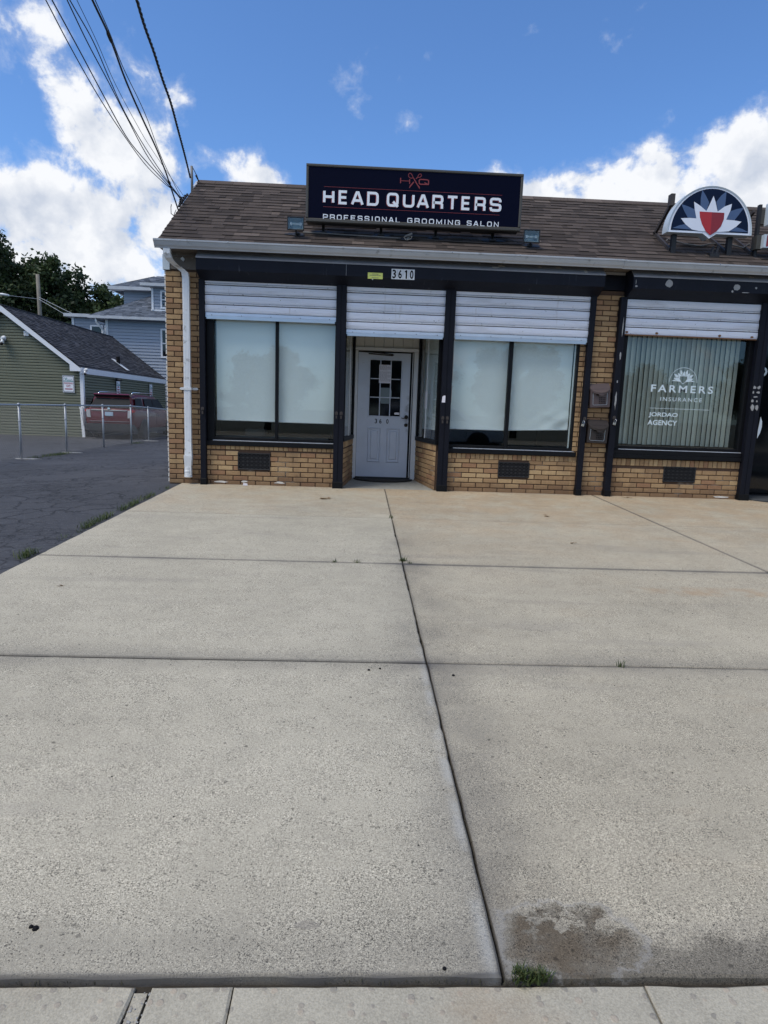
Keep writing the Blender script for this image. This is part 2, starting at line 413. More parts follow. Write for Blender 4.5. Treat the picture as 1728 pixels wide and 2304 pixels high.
def M_asphalt():
    m, n = mat_new('asphalt'); p = n.pos(); x, y, z = n.sep(p)
    sp = n.noise(p, 150, 2, .7); mid = n.noise(p, 2.2, 5, .6); big = n.noise(p, .35, 4, .5)
    f = (sp - .5) * 1.2 + (mid - .5) * .7 + (big - .5) * .8 + 1.0
    wv = n.vadd(p, n.scalec(n.noise(p, 1.6, 4, .6, color=True), .55))
    e = n.voro(wv, 2.6, 'DISTANCE_TO_EDGE'); e2 = n.voro(wv, 7.5, 'DISTANCE_TO_EDGE')
    crk = e.step(.050, .010) * n.noise(p, .55, 3).step(.40, .52)
    ck2 = e2.step(.06, .012) * n.noise(n.vadd(p, (9, 3, 0)), .5, 3).step(.46, .56)
    k = (crk + ck2 * .8).clamp()
    c = n.scalec((.053, .054, .060), f.max(.25))
    lt = n.voro(p, 38); cc = n.sep(n.voro(p, 38, out='Color')); c = n.mix(lt.step(.38, .15) * cc[0].step(.70, .80) * .6, c, (.15, .15, .155))
    c = n.mix(k * .85, c, (.012, .012, .013))
    c = n.mix(n.noise(n.vscale(p, (.5, 1.6, 1)), .9, 5, .62).step(.56, .72) * .35, c, (.10, .10, .105))
    finish(n, c, .85, 0, n.bump(sp * .5 + mid * .6 - k * 1.2, .45, .008), .3)
    return m
m_asph = M_asphalt()
m_soil = simple('joint_soil', (.030, .025, .018), .95, var=.4, scale=30, grain=.4)
m_rough = simple('broken_concrete', (.30, .295, .28), .9, var=.3, scale=40, grain=.4)

def M_brick(name='brick'):
    m, n = mat_new(name); p = n.pos(); t = n.attr(); x, y, z = n.sep(p)
    c = n.mix(t.step(.0, .5), (.235, .142, .074), (.360, .232, .120))
    c = n.mix(t.step(.55, 1.0), c, (.47, .325, .172))
    tt = (t * 37.7)._m('FRACT')
    c = n.mix(tt.step(.88, .92), c, (.31, .175, .095))
    f = (n.noise(p, 160, 2, .7) - .5) * .7 + (n.noise(p, 18, 4) - .5) * .35 + 1.0
    c = n.scalec(c, f.max(.2))
    pit = n.voro(p, 90).step(.25, .12) * .5; c = n.mix(pit, c, (.06, .035, .02))
    c = n.mix((z + (n.noise(p, 7, 4, .65) - .5) * .26).step(.24, .0) * .62, c, (.14, .080, .048))
    c = n.mix(n.noise(n.vscale(p, (1.5, 1, .6)), 1.8, 5, .6).step(.52, .74) * .38, c, (.11, .075, .052))
    finish(n, c, .82, 0, n.bump(n.noise(p, 120, 3), .35, .003), .3)
    return m
m_brick = M_brick()
def M_mortar():
    m, n = mat_new('mortar'); p = n.pos(); x, y, z = n.sep(p)
    c = n.scalec((.095, .060, .042), n.noise(p, 60, 3) * .8 + .6)
    k = n.noise(p, 2.3, 3).step(.55, .66) * z.step(.55, .35)
    c = n.mix(k * .8, c, (.33, .29, .24))
    finish(n, c, .95, 0, n.bump(n.noise(p, 140, 3), .4, .003), .2); return m
m_mortar = M_mortar()
m_mortar_w = simple('pale_mortar', (.62, .59, .54), .9, var=.3, scale=20)
def M_shingle(name, a, b, c3, streak=(.6, .8)):
    m, n = mat_new(name); p = n.pos(); t = n.attr()
    c = n.mix(t.step(0, .6), a, b); c = n.mix(t.step(.6, 1), c, c3)
    f = (n.noise(p, 230, 2, .7) - .5) * .8 + (n.noise(p, 3.2, 4) - .5) * .35 + 1.0
    c = n.scalec(c, f.max(.2))
    c = n.mix(n.noise(n.vscale(p, (3, .4, .4)), 1.4, 4).step(.58, .75) * .3, c, (.035, .03, .028))
    finish(n, c, .93, 0, n.bump(n.noise(p, 200, 2), .5, .004), .2); return m
m_shingle = M_shingle('brown_asphalt_shingle', (.040, .032, .028), (.078, .062, .054), (.125, .100, .086))
m_shing_g = M_shingle('charcoal_shingle', (.030, .031, .037), (.052, .053, .062), (.075, .077, .090))
m_shing_b = M_shingle('bluegrey_shingle', (.050, .060, .078), (.100, .118, .150), (.165, .185, .225))
m_felt = simple('roof_felt', (.02, .018, .017), .95)
m_gutter = simple('gutter_aluminium', (.44, .46, .49), .45, .15, var=.16, scale=3.5, dirt=(.27, .28, .29), dirtf=(.58, .72))
m_gutter_w = simple('downspout_white', (.70, .72, .74), .5, 0, var=.14, scale=5, dirt=(.40, .40, .39), dirtf=(.56, .70))
m_galv = simple('galvanised_steel', (.36, .38, .41), .5, .5, var=.2, scale=14)
m_navy = simple('navy_black_paint', (.0065, .0075, .013), .55, 0, var=.3, scale=5, spec=.16)
m_navyf = simple('black_frame_paint', (.005, .0055, .007), .5, 0, var=.3, scale=7, spec=.18)
m_black = simple('matt_black', (.006, .006, .007), .8, spec=.2)
def M_hood():
    m, n = mat_new('navy_hood_paint'); p = n.pos(); x, y, z = n.sep(p)
    c = n.scalec((.0075, .009, .016), n.noise(p, 3, 5) * .9 + .55)
    k = n.noise(n.vscale(p, (9, 3, 1.2)), 2.4, 4, .6).step(.62, .78) * .35
    c = n.mix(k, c, (.12, .13, .15))
    finish(n, c, .5, 0, n.bump(n.noise(p, 12, 4), .15, .006), .16); return m
m_hood = M_hood()
def M_hoodtop():
    m, n = mat_new('weathered_hood_top'); p = n.pos(); x, y, z = n.sep(p)
    c = n.scalec((.24, .25, .28), n.noise(p, 2.5, 5) * .8 + .6)
    k = n.noise(p, 6, 6, .65).step(.66, .70) * x.step(1.2, 2.4) ; c = n.mix(k * .8, c, (.34, .33, .31))
    finish(n, c, .6, 0, None, .4); return m
m_hoodtop = M_hoodtop()
m_chip = simple('bare_primer', (.30, .30, .30), .8, var=.35, scale=50)
def M_slat():
    m, n = mat_new('white_slat_paint'); p = n.pos(); x, y, z = n.sep(p)
    c = n.scalec((.70, .735, .83), n.noise(n.vscale(p, (1, 1, 30)), 3.5, 4) * .35 + .82)
    k = n.noise(n.vscale(p, (2.2, 1, 26)), 3.2, 6, .7).step(.655, .70); c = n.mix(k * .75, c, (.16, .17, .19))
    k2 = n.noise(p, 28, 4, .6).step(.68, .73); c = n.mix(k2 * .8, c, (.07, .07, .08))
    k3 = n.noise(n.vscale(p, (.6, 1, 3.5)), 2.2, 6, .65).step(.50, .72) * .35; c = n.mix(k3, c, (.36, .36, .37))
    k4 = n.noise(n.vscale(p, (7, 1, .8)), 2.6, 5, .6).step(.60, .74) * .3; c = n.mix(k4, c, (.30, .26, .22))
    finish(n, c, .5, 0, n.bump(n.noise(n.vscale(p, (.2, 1, 90)), 3, 2) * .5 + n.noise(p, 2.6, 3) * 4.0, .35, .004), .4); return m
m_slat = M_slat()
m_hook = simple('slat_hook_worn', (.60, .62, .66), .6, .0, var=.25, scale=9, dirt=(.16, .16, .17), dirtf=(.60, .70))
m_bar = simple('bottom_bar_metal', (.50, .55, .60), .32, .65, var=.15, scale=4)
m_rust = simple('rusty_steel', (.17, .085, .04), .9, var=.5, scale=20)
m_white = simple('white_paint', (.66, .67, .68), .5, 0, var=.08, scale=4, dirt=(.42, .40, .36), dirtf=(.66, .8))
m_whitetrim = simple('white_vinyl_trim', (.72, .74, .78), .45, var=.05)
def M_door():
    m, n = mat_new('door_paint'); p = n.pos(); x, y, z = n.sep(p)
    c = n.scalec((.56, .60, .68), n.noise(p, 3, 5) * .25 + .87)
    g = (((x - .80) / .07).pow(2.0) + ((z - 1.15) / .35).pow(2.0)).step(1.5, .1) * n.noise(p, 14, 5, .6).step(.35, .65)
    c = n.mix(g * .55, c, (.12, .10, .085))
    c = n.mix(n.noise(n.vscale(p, (1, 1, 7)), 4.5, 5, .65).step(.66, .72) * .4, c, (.22, .21, .20))
    finish(n, c, .45, 0, None, .45); return m
m_door = M_door()
m_board = simple('transom_board', (.56, .54, .49), .7, var=.12, scale=3, dirt=(.30, .26, .21), dirtf=(.64, .78))
m_blind = simple('roller_blind_cloth', (.74, .77, .79), .8, var=.04, scale=2.5)
m_vblind = simple('vertical_blind_cloth', (.46, .465, .42), .75, var=.06, scale=3, tone=.22)
m_paper = simple('paper', (.74, .72, .77), .8, var=.04)
m_print = simple('printed_ink', (.10, .09, .11), .8)
m_wood = simple('weathered_board', (.17, .145, .12), .9, var=.4, scale=6, dirt=(.40, .39, .37), dirtf=(.62, .7))
m_bronze = simple('bronze_metal', (.035, .028, .022), .35, .6)
m_mailbox = simple('mailbox_mauve_brown', (.085, .062, .062), .55, .1, var=.12, scale=14)
m_mailbox2 = simple('mailbox_dark_brown', (.030, .023, .021), .5, .1, var=.15, scale=14)
m_brass = simple('padlock_steel', (.48, .45, .38), .3, .8)
m_rubber = simple('rubber_mat', (.014, .013, .012), .9, var=.4, scale=60)
m_gravel = simple('dark_grille', (.011, .011, .013), .65)
m_tin = simple('sign_frame_bronze', (.062, .058, .050), .5, .2, var=.1)
m_signblue = simple('sign_face_navy', (.0016, .0030, .014), .6, 0, var=.1, scale=2, spec=.05)
m_signwhite = simple('sign_letter_white', (.72, .76, .82), .5, var=.02)
m_signred = simple('sign_letter_red', (.21, .022, .028), .5, var=.02)
m_steel = simple('brown_steel_frame', (.045, .037, .034), .6, .2, var=.3, scale=9)
m_steel_k = simple('black_steel_post', (.014, .014, .016), .5, .2, var=.3, scale=9)
m_fnavy = simple('half_round_navy', (.003, .010, .034), .5, var=.05, spec=.12)
m_fblue = simple('half_round_blue', (.070, .115, .220), .5, var=.05, spec=.15)
m_fwhite = simple('half_round_white', (.66, .70, .80), .4, var=.04)
m_fred = simple('shield_red', (.37, .012, .018), .4, var=.05)
m_fred2 = simple('shield_dark_red', (.215, .008, .018), .4, var=.05)
m_cab = simple('cabinet_edge_grey', (.50, .56, .61), .45, .2, var=.06)
m_decal = simple('window_vinyl', (.66, .76, .80), .7, var=.03)
m_yellow = simple('yellow_sticker', (.62, .66, .16), .6, var=.05)
m_plate = simple('number_plate_white', (.62, .64, .66), .5, var=.08)
m_cable = simple('black_cable', (.010, .011, .016), .5, var=.2)
m_conduit = simple('grey_conduit', (.17, .165, .16), .6, .1, var=.3, scale=12)
m_tar = simple('roof_tar', (.010, .010, .010), .55, var=.4, scale=20)
m_refl = simple('lamp_reflector', (.26, .30, .30), .4, .3)
m_leafbrown = simple('dead_leaf', (.16, .10, .045), .8, var=.3, scale=30)
m_green_sid = simple('green_siding', (.150, .158, .112), .5, var=.07, scale=1.5, tone=.06, spec=.35)
m_blue_sid = simple('bluegrey_siding', (.300, .345, .420), .55, var=.06, scale=1.2, tone=.05, spec=.3)
m_teal = simple('sign_teal_ink', (.10, .26, .27), .6)
m_red_ink = simple('sign_red_ink', (.33, .03, .06), .6)
m_cwhite = simple('camera_white_plastic', (.72, .73, .74), .4)
m_link = simple('chain_link_wire', (.20, .21, .23), .5, .3, var=.1)
m_pole = simple('weathered_pole_wood', (.18, .165, .14), .9, var=.3, scale=3)
m_bark = simple('tree_bark', (.07, .055, .04), .95, var=.3)
def M_leaf(name, a, b, c3):
    m, n = mat_new(name); t = n.attr(); p = n.pos()
    c = n.mix(t.step(0, .7), a, b); c = n.mix(t.step(.7, 1), c, c3)
    dif = n.new('ShaderNodeBsdfPrincipled'); n.link(c, dif.inputs['Base Color']); dif.inputs['Roughness'].default_value = .55; dif.inputs['Specular IOR Level'].default_value = .35
    tr = n.new('ShaderNodeBsdfTranslucent'); n.link(n.scalec(c, 1.1), tr.inputs[0])
    mx = n.new('ShaderNodeMixShader'); mx.inputs[0].default_value = .28; n.t.links.new(dif.outputs[0], mx.inputs[1]); n.t.links.new(tr.outputs[0], mx.inputs[2])
    o = n.new('ShaderNodeOutputMaterial'); n.t.links.new(mx.outputs[0], o.inputs[0]); return m
m_leaf = M_leaf('maple_leaf', (.024, .038, .016), (.048, .074, .028), (.10, .14, .05))
m_leaf2 = M_leaf('lighter_leaf', (.028, .045, .016), (.060, .090, .030), (.11, .15, .05))
m_grass = M_leaf('weed_leaf', (.035, .055, .018), (.07, .10, .03), (.16, .17, .07))
def M_glass(name, k=1.0, tint=(1, 1, 1), ior=1.5, rough=.0):
    m, n = mat_new(name)
    tr = n.new('ShaderNodeBsdfTransparent'); tr.inputs[0].default_value = (*tint, 1)
    gl = n.new('ShaderNodeBsdfGlossy'); gl.inputs['Roughness'].default_value = rough
    fr = n.new('ShaderNodeLayerWeight'); fr.inputs[0].default_value = .5
    f = ((S(n.t, fr.outputs['Facing']).pow(5.0) * .95 + .045) * k).clamp()
    mx = n.new('ShaderNodeMixShader'); n.link(f, mx.inputs[0]); n.t.links.new(tr.outputs[0], mx.inputs[1]); n.t.links.new(gl.outputs[0], mx.inputs[2])
    o = n.new('ShaderNodeOutputMaterial'); n.t.links.new(mx.outputs[0], o.inputs[0]); return m
m_glass = M_glass('shop_glass', 1.0, (.93, .96, .95))
m_tint = M_glass('tinted_glass', 1.6, (.10, .11, .12))
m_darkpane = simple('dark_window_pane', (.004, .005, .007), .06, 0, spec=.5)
def M_carpaint():
    m, n = mat_new('dark_red_car_paint'); p = n.obj()
    finish(n, n.scalec((.095, .006, .012), n.noise(p, 3, 3) * .2 + .9), .38, .0, None, .3, .25); return m
m_car = M_carpaint()
m_carglass = simple('car_glass', (.012, .015, .020), .30, 0, spec=.03)
m_carblk = simple('car_black_plastic', (.012, .012, .014), .6)
m_chrome = simple('chrome', (.62, .64, .67), .15, .95, var=.03)
m_tyre = simple('tyre_rubber', (.012, .012, .012), .85)
m_lampred = simple('tail_lamp_red', (.42, .010, .012), .12, spec=.8)
m_lampclr = simple('tail_lamp_clear', (.42, .42, .43), .15, spec=.8)
m_lplate = simple('licence_plate', (.34, .44, .55), .5)
m_box = simple('cardboard', (.10, .09, .085), .8)

# ------------------------------------------------------------------ ground, pavement
SL = .022
def gz(y): return SL * y
g = MB(); g.box(-400, 400, -300, 500, -2.0, -.62); prop(g.obj('ground', simple('far_ground', (.10, .105, .08), .95, var=.4, scale=.2)), kind='structure')
def lotz(x, y):
    base = gz(y) - .012 if y < 0 else -.012 - .006 * y
    far = -.25 - .004 * max(y - 5, -14)
    k = min(max((-2.6 - x) / 5.2, 0), 1); k = k * k * (3 - 2 * k)
    z = base * (1 - k) + far * k
    if y > 4.6: z = min(z, far * min(1, (y - 4.6) / 4) + z * max(0, 1 - (y - 4.6) / 4))
    return z + .006 * math.sin(x * 1.9 + y * .7) * min(1, (-2.6 - x) / 1.0 if x < -2.6 else 0)
lot = MB()
xs = list(np.linspace(-34, -10, 13)) + list(np.linspace(-9.5, -2.62, 24)); ys = list(np.linspace(-10.3, 12, 60)) + list(np.linspace(12.6, 40, 24))
i0 = 0
for a in xs:
    for b_ in ys: lot.v.append((a, b_, lotz(a, b_)))
nb = len(ys)
for i in range(len(xs) - 1):
    for j in range(nb - 1): q = i * nb + j; lot.f.append((q, q + nb, q + nb + 1, q + 1)); lot.m.append(0); lot.t.append(.5)
prop(lot.obj('parking_lot', m_asph, smooth=True), kind='structure')
lb = MB(); lb.face([(-2.66, 4.4, -.2), (12, 4.4, -.2), (12, 40, -.35), (-2.66, 40, -.35)]); prop(lb.obj('rear_yard', m_asph), kind='structure')

pav = thing('pavement', (0, -4, -.2), kind='structure')
bed = MB(); bed.face([(-2.62, -8.24, gz(-8.24) - .03), (9.2, -8.24, gz(-8.24) - .03), (9.2, .02, -.03), (-2.62, .02, -.03)]); bed.obj('joint_soil', m_soil, pav)
def slab(x0, x1, y0, y1, dz=0.0, mt=m_conc_l, jag=(0, 0, 0, 0), nm='slab', par=pav, zf=gz, th=.09, lab=None):
    """one poured slab: closed sheet with slightly ragged, rounded edges. jag = raggedness of left, right, near, far edge"""
    pts = []
    def run(ax, ay, bx, by, j):
        L = math.hypot(bx - ax, by - ay); k = max(2, int(L / (.05 if j else .4)))
        nx, ny = -(by - ay) / L, (bx - ax) / L; w = 0
        for i in range(k):
            w = w * .6 + rnd(-1, 1) * j * .6
            if rnd(0, 1) < .04: w += j * 1.5
            o = max(-.5 * j, w); t = i / k
            pts.append((ax + (bx - ax) * t + nx * o, ay + (by - ay) * t + ny * o))
    run(x0, y0, x1, y0, jag[2]); run(x1, y0, x1, y1, jag[1]); run(x1, y1, x0, y1, jag[3]); run(x0, y1, x0, y0, jag[0])
    cx, cy = (x0 + x1) / 2, (y0 + y1) / 2; bv = .006; k = len(pts); b = MB()
    def ins(p, d): dxx = cx - p[0]; dyy = cy - p[1]; return (p[0] + max(-d, min(d, dxx)), p[1] + max(-d, min(d, dyy)))
    top = [ins(p, bv) for p in pts]
    b.v = [(p[0], p[1], zf(p[1]) + dz) for p in top] + [(p[0], p[1], zf(p[1]) + dz - .005) for p in pts] + [(p[0], p[1], zf(p[1]) + dz - th) for p in pts]
    b.f.append(tuple(range(k)))
    for r in (0, k):
        for j in range(k): j2 = (j + 1) % k; b.f.append((r + j, r + k + j, r + k + j2, r + j2))
    b.m = [0] * len(b.f); b.t = [.5] * len(b.f)
    return b.obj(nm, mt, par, label=lab)
J = .006
slab(-2.655, .389, -2.33 + .0025, -.0, .000, m_conc_l, (.003, .003, 0, 0))
slab(-2.650, .388, -4.345 + .007, -2.33 - .0025, .000, m_conc_l, (.003, .004, .001, 0))
slab(-2.645, .388, -6.37 + .007, -4.345 - .007, .002, m_conc_l, (.003, .003, .002, .001))
slab(-2.640, .389, -8.238, -6.37 - .007, .000, m_conc_l, (.003, .003, .006, .002))
slab(.398, 3.588, -2.33 + .002, -.0, .000, m_conc_r, (.003, .001, 0, 0))
slab(.398, 3.592, -4.34 + .005, -2.33 - .002, .001, m_conc_r, (.003, .001, .001, 0))
slab(.398, 3.596, -6.36 + .006, -4.34 - .005, -.001, m_conc_r, (.003, .001, .002, .001))
slab(.399, 3.600, -8.238, -6.36 - .006, -.001, m_conc_r, (.003, .001, .006, .002))
slab(3.606, 9.2, -4.34 + .005, -.0, .000, m_conc_r); slab(3.608, 9.2, -6.36 + .006, -4.34 - .005, .0, m_conc_r); slab(3.61, 9.2, -8.235, -6.36 - .005, 0, m_conc_r)
walk = thing('sidewalk', (0, -9, -.2), kind='structure')
zs = lambda y: gz(y) - .015
slab(-3.6, -.505, -10.3, -8.247, 0, m_walk, (.002, .010, .002, .004), 'slab', walk, zs)
slab(-.462, -.272, -10.3, -8.249, 0, m_walk, (.008, .002, .002, .003), 'slab', walk, zs)
slab(-.268, .745, -10.3, -8.249, .0005, m_walk, (.002, .001, .002, .003), 'slab', walk, zs)
slab(.749, 2.2, -10.3, -8.247, .001, m_walk, (.001, .001, .002, .004), 'slab', walk, zs)
slab(2.21, 9.2, -10.3, -8.247, .001, m_walk, (.001, .001, .002, .004), 'slab', walk, zs)
wb = MB(); wb.face([(-3.6, -10.3, zs(-10.3) - .03), (9.2, -10.3, zs(-10.3) - .03), (9.2, -8.236, zs(-8.24) - .012), (-3.6, -8.236, zs(-8.24) - .012)]); wb.obj('joint_soil', m_soil, walk)
# crumbled patch in the joint between the first two sidewalk slabs
cr = MB()
for i in range(420):
    x, y = rnd(-.505, -.464), rnd(-9.2, -8.26); s_ = rnd(.0015, .0045); z = zs(y) - .008 + rnd(0, .004)
    cr.lathe([(0, -s_ * .5), (s_ * .8, -s_ * .2), (s_ * .7, s_ * .3), (0, s_ * .5)], (x, y, z), 'z', 6)
prop(cr.obj('rubble', m_rough, walk), kind='stuff')
cf = MB(); cf.prism([(-.5035, -10.3), (-.468, -10.3), (-.470, -9.6), (-.474, -9.1), (-.471, -8.7), (-.478, -8.45), (-.472, -8.262), (-.5035, -8.262)], -.30, 0, 'z'); cf.v = [(x, y, zs(y) - .006 if z == 0 else z) for x, y, z in cf.v]; cf.obj('crumbled_joint_filler', m_walk, walk)
kb = MB(); kb.box(-40, 40, -10.45, -10.305, -.5, zs(-10.3) - .002); prop(kb.obj('kerb', m_walk), kind='structure')
rdm = MB(); rdm.face([(-60, -19.5, -.36), (60, -19.5, -.36), (60, -10.45, -.37), (-60, -10.45, -.37)]); prop(rdm.obj('road', m_asph), kind='structure')
fw = MB(); fw.box(-60, 60, -24, -19.5, -.6, -.22); prop(fw.obj('opposite_pavement', m_walk), kind='structure')

# pebbles, chips
pb = MB()
for (px, py, s_) in ((830, 1508, .010), (855, 1505, .009), (1020, 1520, .010), (80, 2090, .011), (70, 2086, .008), (1000, 2180, .007), (1310, 1040, .004)):
    P = atz(px, py, 0, SL); pb.lathe([(0, -s_ * .3), (s_ * .8, 0), (s_ * .6, s_ * .5), (0, s_ * .7)], tuple(P), 'z', 7)
for i in range(220):
    x, y = rnd(-2.4, 3.2), rnd(-8.1, -.3); s_ = rnd(.002, .0045); pb.lathe([(0, -s_ * .3), (s_, 0), (0, s_ * .7)], (x, y, gz(y)), 'z', 5)
prop(pb.obj('pebbles', m_black), label='tiny dark pebbles and grit scattered over the concrete', cat='grit', kind='stuff')

# grass and weeds
def tuft(b, x, y, z, n_, h, spread, lean=.6):
    for i in range(n_):
        a = rnd(0, 2 * math.pi); r = rnd(0, spread); bx, by = x + math.cos(a) * r, y + math.sin(a) * r
        hh = h * rnd(.4, 1); a2 = rnd(0, 2 * math.pi); l = hh * rnd(.2, lean) ; w = rnd(.0012, .0028) * (h / .05) ** .5
        px_, py_ = math.cos(a2 + 1.57) * w, math.sin(a2 + 1.57) * w
        mx_, my_ = bx + math.cos(a2) * l * .45, by + math.sin(a2) * l * .45
        t = rnd(0, 1)
        b.face([(bx - px_, by - py_, z), (bx + px_, by + py_, z), (mx_ + px_, my_ + py_, z + hh * .6), (mx_ - px_, my_ - py_, z + hh * .6)], 0, t)
        b.face([(mx_ - px_, my_ - py_, z + hh * .6), (mx_ + px_, my_ + py_, z + hh * .6), (bx + math.cos(a2) * l * 1.3, by + math.sin(a2) * l * 1.3, z + hh)], 0, t)
def weed(name, spots, label, cat='weed', mt=m_grass, kind=None):
    b = MB(); x0, y0 = spots[0][0], spots[0][1]
    for (x, y, k, h, s_) in spots: tuft(b, x, y, gz(y) - .01, k, h, s_)
    o = MB(); b0 = (x0, y0, gz(y0)); return loose(b, name, mt, b0, label, cat, kind=kind)
weed('weed', [(.44, -8.238, 150, .036, .026), (.475, -8.238, 110, .03, .022), (.50, -8.238, 50, .03, .02)], 'green grass tuft where the centre joint meets the sidewalk')
weed('weed', [(-.19, -4.345, 22, .05, .035)], 'small grass blades in the far crosswise joint, left sprout')
weed('weed', [(.00, -4.345, 14, .055, .03)], 'thin grass blades in the far crosswise joint, right sprout')
weed('weed', [(.393, -2.30, 26, .05, .03)], 'little weed in the centre joint nearest the shop door')
weed('weed', [(.40, -4.25, 36, .06, .035), (.45, -4.32, 16, .04, .02)], 'dry weed where centre joint and far crosswise joint cross')
weed('weed', [(1.45, -6.365, 14, .06, .03)], 'single sprout in the crosswise joint right of the centre joint')
gr = MB()
for (yc, hl, k, h) in ((-1.35, .25, 120, .07), (-2.0, .30, 200, .08), (-2.9, .38, 260, .08), (-4.35, .12, 110, .08), (-.55, .1, 30, .06), (-3.5, .3, 50, .04)):
    for i in range(k):
        y = yc + rnd(-hl, hl); tuft(gr, -2.70 - abs(random.gauss(0, .05)), y, gz(y) - .02, 1, h, .01, .9)
prop(gr.obj('grass', m_grass, fix=False), label='patchy grass growing along the left edge of the concrete', cat='grass', kind='stuff')
mo = MB()
for i in range(900):
    y = rnd(-8.2, -.2); x = .393 + random.gauss(0, .004)
    if random.random() < .5 + .5 * math.sin(y * 3): tuft(mo, x, y, gz(y) - .018, 1, .014, .004, .5)
for i in range(1100):
    x = rnd(-3.2, 2.4); y = -8.243 + random.gauss(0, .004)
    if random.random() < .45 + .5 * math.sin(x * 5 + math.sin(x * 11)): tuft(mo, x, y, gz(y) - .017, 1, .012, .004, .6)
prop(mo.obj('moss', simple('moss', (.05, .048, .03), .95, var=.4, scale=40), fix=False), label='dry moss and crumbs lining the centre joint and the sidewalk joint', cat='moss', kind='stuff')

# leaves and scraps
def leaf(x, y, s_, lab, mt=m_leafbrown, k=5):
    b = MB()
    for i in range(k):
        a = rnd(0, 6.28); cx, cy = x + rnd(-1, 1) * s_, y + rnd(-1, 1) * s_ * .8; r = s_ * rnd(.35, .7)
        zc = gz(cy) + rnd(.003, .014)
        ring = [(cx + math.cos(a + t) * r * (1 if j % 2 else .45), cy + math.sin(a + t) * r * (1 if j % 2 else .45) * .8, zc + rnd(-.003, .006)) for j, t in enumerate(np.linspace(0, 2 * math.pi, 9)[:-1])]
        for j in range(8): b.face([(cx, cy, zc + .004), ring[j], ring[(j + 1) % 8]], 0, rnd(0, 1))
    return loose(b, 'dead_leaf', mt, (x, y, gz(y)), lab, 'leaf')
leaf(-.43, -1.07, .07, 'clump of wet brown leaf litter on the concrete left of the door', k=14)
leaf(2.30, -1.93, .045, 'crumpled pale leaves lying in front of the right window', k=5)
leaf(2.17, -3.43, .035, 'flat pale leaf scrap farther out in front of the right window', k=3)
leaf(-2.1, -5.2, .03, 'lone curled leaf on the left concrete slab', k=2)
leaf(4.05, -.22, .05, 'leaf scraps at the foot of the insurance office wall', k=6)

# ------------------------------------------------------------------ the shop building
shop = thing('shop_building', (0, 0, 0), 'long low tan brick shop building with brown shingle roof and black roller shutter hoods', 'building')
XL = -2.84
CH = .0744; BL = .224; MJ = .012
bricks = []   # (area, mb)
def brick_panel(o, u, L, z0, z1, start=0, off=0.0, zc0=-.006, soldier=None, gap=None, tbias=0.0):
    """bricks on the wall through o along unit direction u (outward normal to the viewer's side)"""
    u = Vector((u[0], u[1], 0)).normalized(); nrm = Vector((u.y, -u.x, 0))
    def T(a, d, z): q = Vector((o[0], o[1], 0)) + u * a + nrm * (-d); return (q.x, q.y, z)
    k = int(round((z0 - zc0) / CH)); z = zc0 + k * CH
    while z < z1 - .03:
        za, zb = max(z, z0), min(z + CH - MJ, z1)
        a = -off - (BL / 2 if (k + start) % 2 else 0)
        while a < L - .02:
            a0, a1 = max(a, 0), min(a + BL - MJ, L)
            ov = gap and a1 > gap[0] and a0 < gap[1] and zb > gap[2] + .01 and za < gap[3] - .01
            for a0, a1 in ([(a0, a1)] if not ov else [(a0, min(a1, gap[0] + .01)), (max(a0, gap[1] - .01), a1)]):
                if a1 - a0 < .03 or zb - za < .02: continue
                b = MB(); j = rnd(-.0015, .0015); tone = min(1, max(0, random.gauss(.45 + tbias, .22)))
                b.bbox(a0 + rnd(0, .002), a1 - rnd(0, .002), -.010 + j, .02, za + rnd(0, .0015), zb - rnd(0, .0015), .003, 0, tone, T)
                bricks.append(((a1 - a0) * (zb - za) * abs(u.x), b))
            a += BL
        z += CH; k += 1
    if soldier:
        s0, s1 = soldier; a = 0; w = .0715
        while a < L - .02:
            a1 = min(a + w - .008, L); b = MB(); tone = min(1, max(0, random.gauss(.6 + tbias, .28)))
            b.bbox(a, a1, -.010 + rnd(-.0015, .0015), .02, s0, s1, .003, 0, tone, T); bricks.append(((a1 - a) * (s1 - s0) * abs(u.x), b)); a += w
# mortar-faced wall bodies
for q in ((XL + .004, -2.30, .004, .25, -.03, 3.06), (-2.30, -.26, .004, .12, -.03, .63), (1.16, 3.22, .004, .12, -.03, .60), (3.22, 3.84, .0045, .25, -.03, 3.02), (3.84, 6.0, .004, .12, -.03, .58)):
    wl = MB(); wl.box(*q); wl.obj('wall', m_mortar, shop)
wl = MB(); wl.prism([(-.259, .004), (-.39, .1), (-.30, 1.3), (-.128, 1.3), (-.128, 1.2)], -.03, .70, 'z'); wl.obj('wall', m_mortar, shop)
wl = MB(); wl.prism([(1.152, .004), (.945, 1.2), (.945, 1.3), (1.1, 1.3), (1.3, .1)], -.03, .70, 'z')
wl.obj('wall', m_mortar, shop)
for q in ((XL + .006, 9.2, 4.2, 4.4, -.3, 3.35), (XL + .006, XL + .24, .26, 4.19, -.3, 3.37), (9.0, 9.2, 0.3, 4.19, -.3, 3.35)):
    wb_ = MB(); wb_.box(*q); wb_.obj('wall', m_brick, shop)
wb_ = MB(); wb_.prism([(.0, 3.376), (2.0, 4.82), (4.4, 3.376)], XL + .01, XL + .22, 'x'); wb_.obj('wall', m_brick, shop)
brick_panel((XL, 0), (1, 0), .485, 0, 3.04, 0, tbias=-.12)
brick_panel((-2.285, 0), (1, 0), 1.895, 0, .525, 1, .05, soldier=(.527, .628), gap=(-1.825 + 2.285, -1.335 + 2.285, .225, .485), tbias=.10)
brick_panel((1.325, 0), (1, 0), 1.975, 0, .495, 0, .10, soldier=(.50, .60), gap=(2.105 - 1.325, 2.59 - 1.325, .235, .47), tbias=.10)
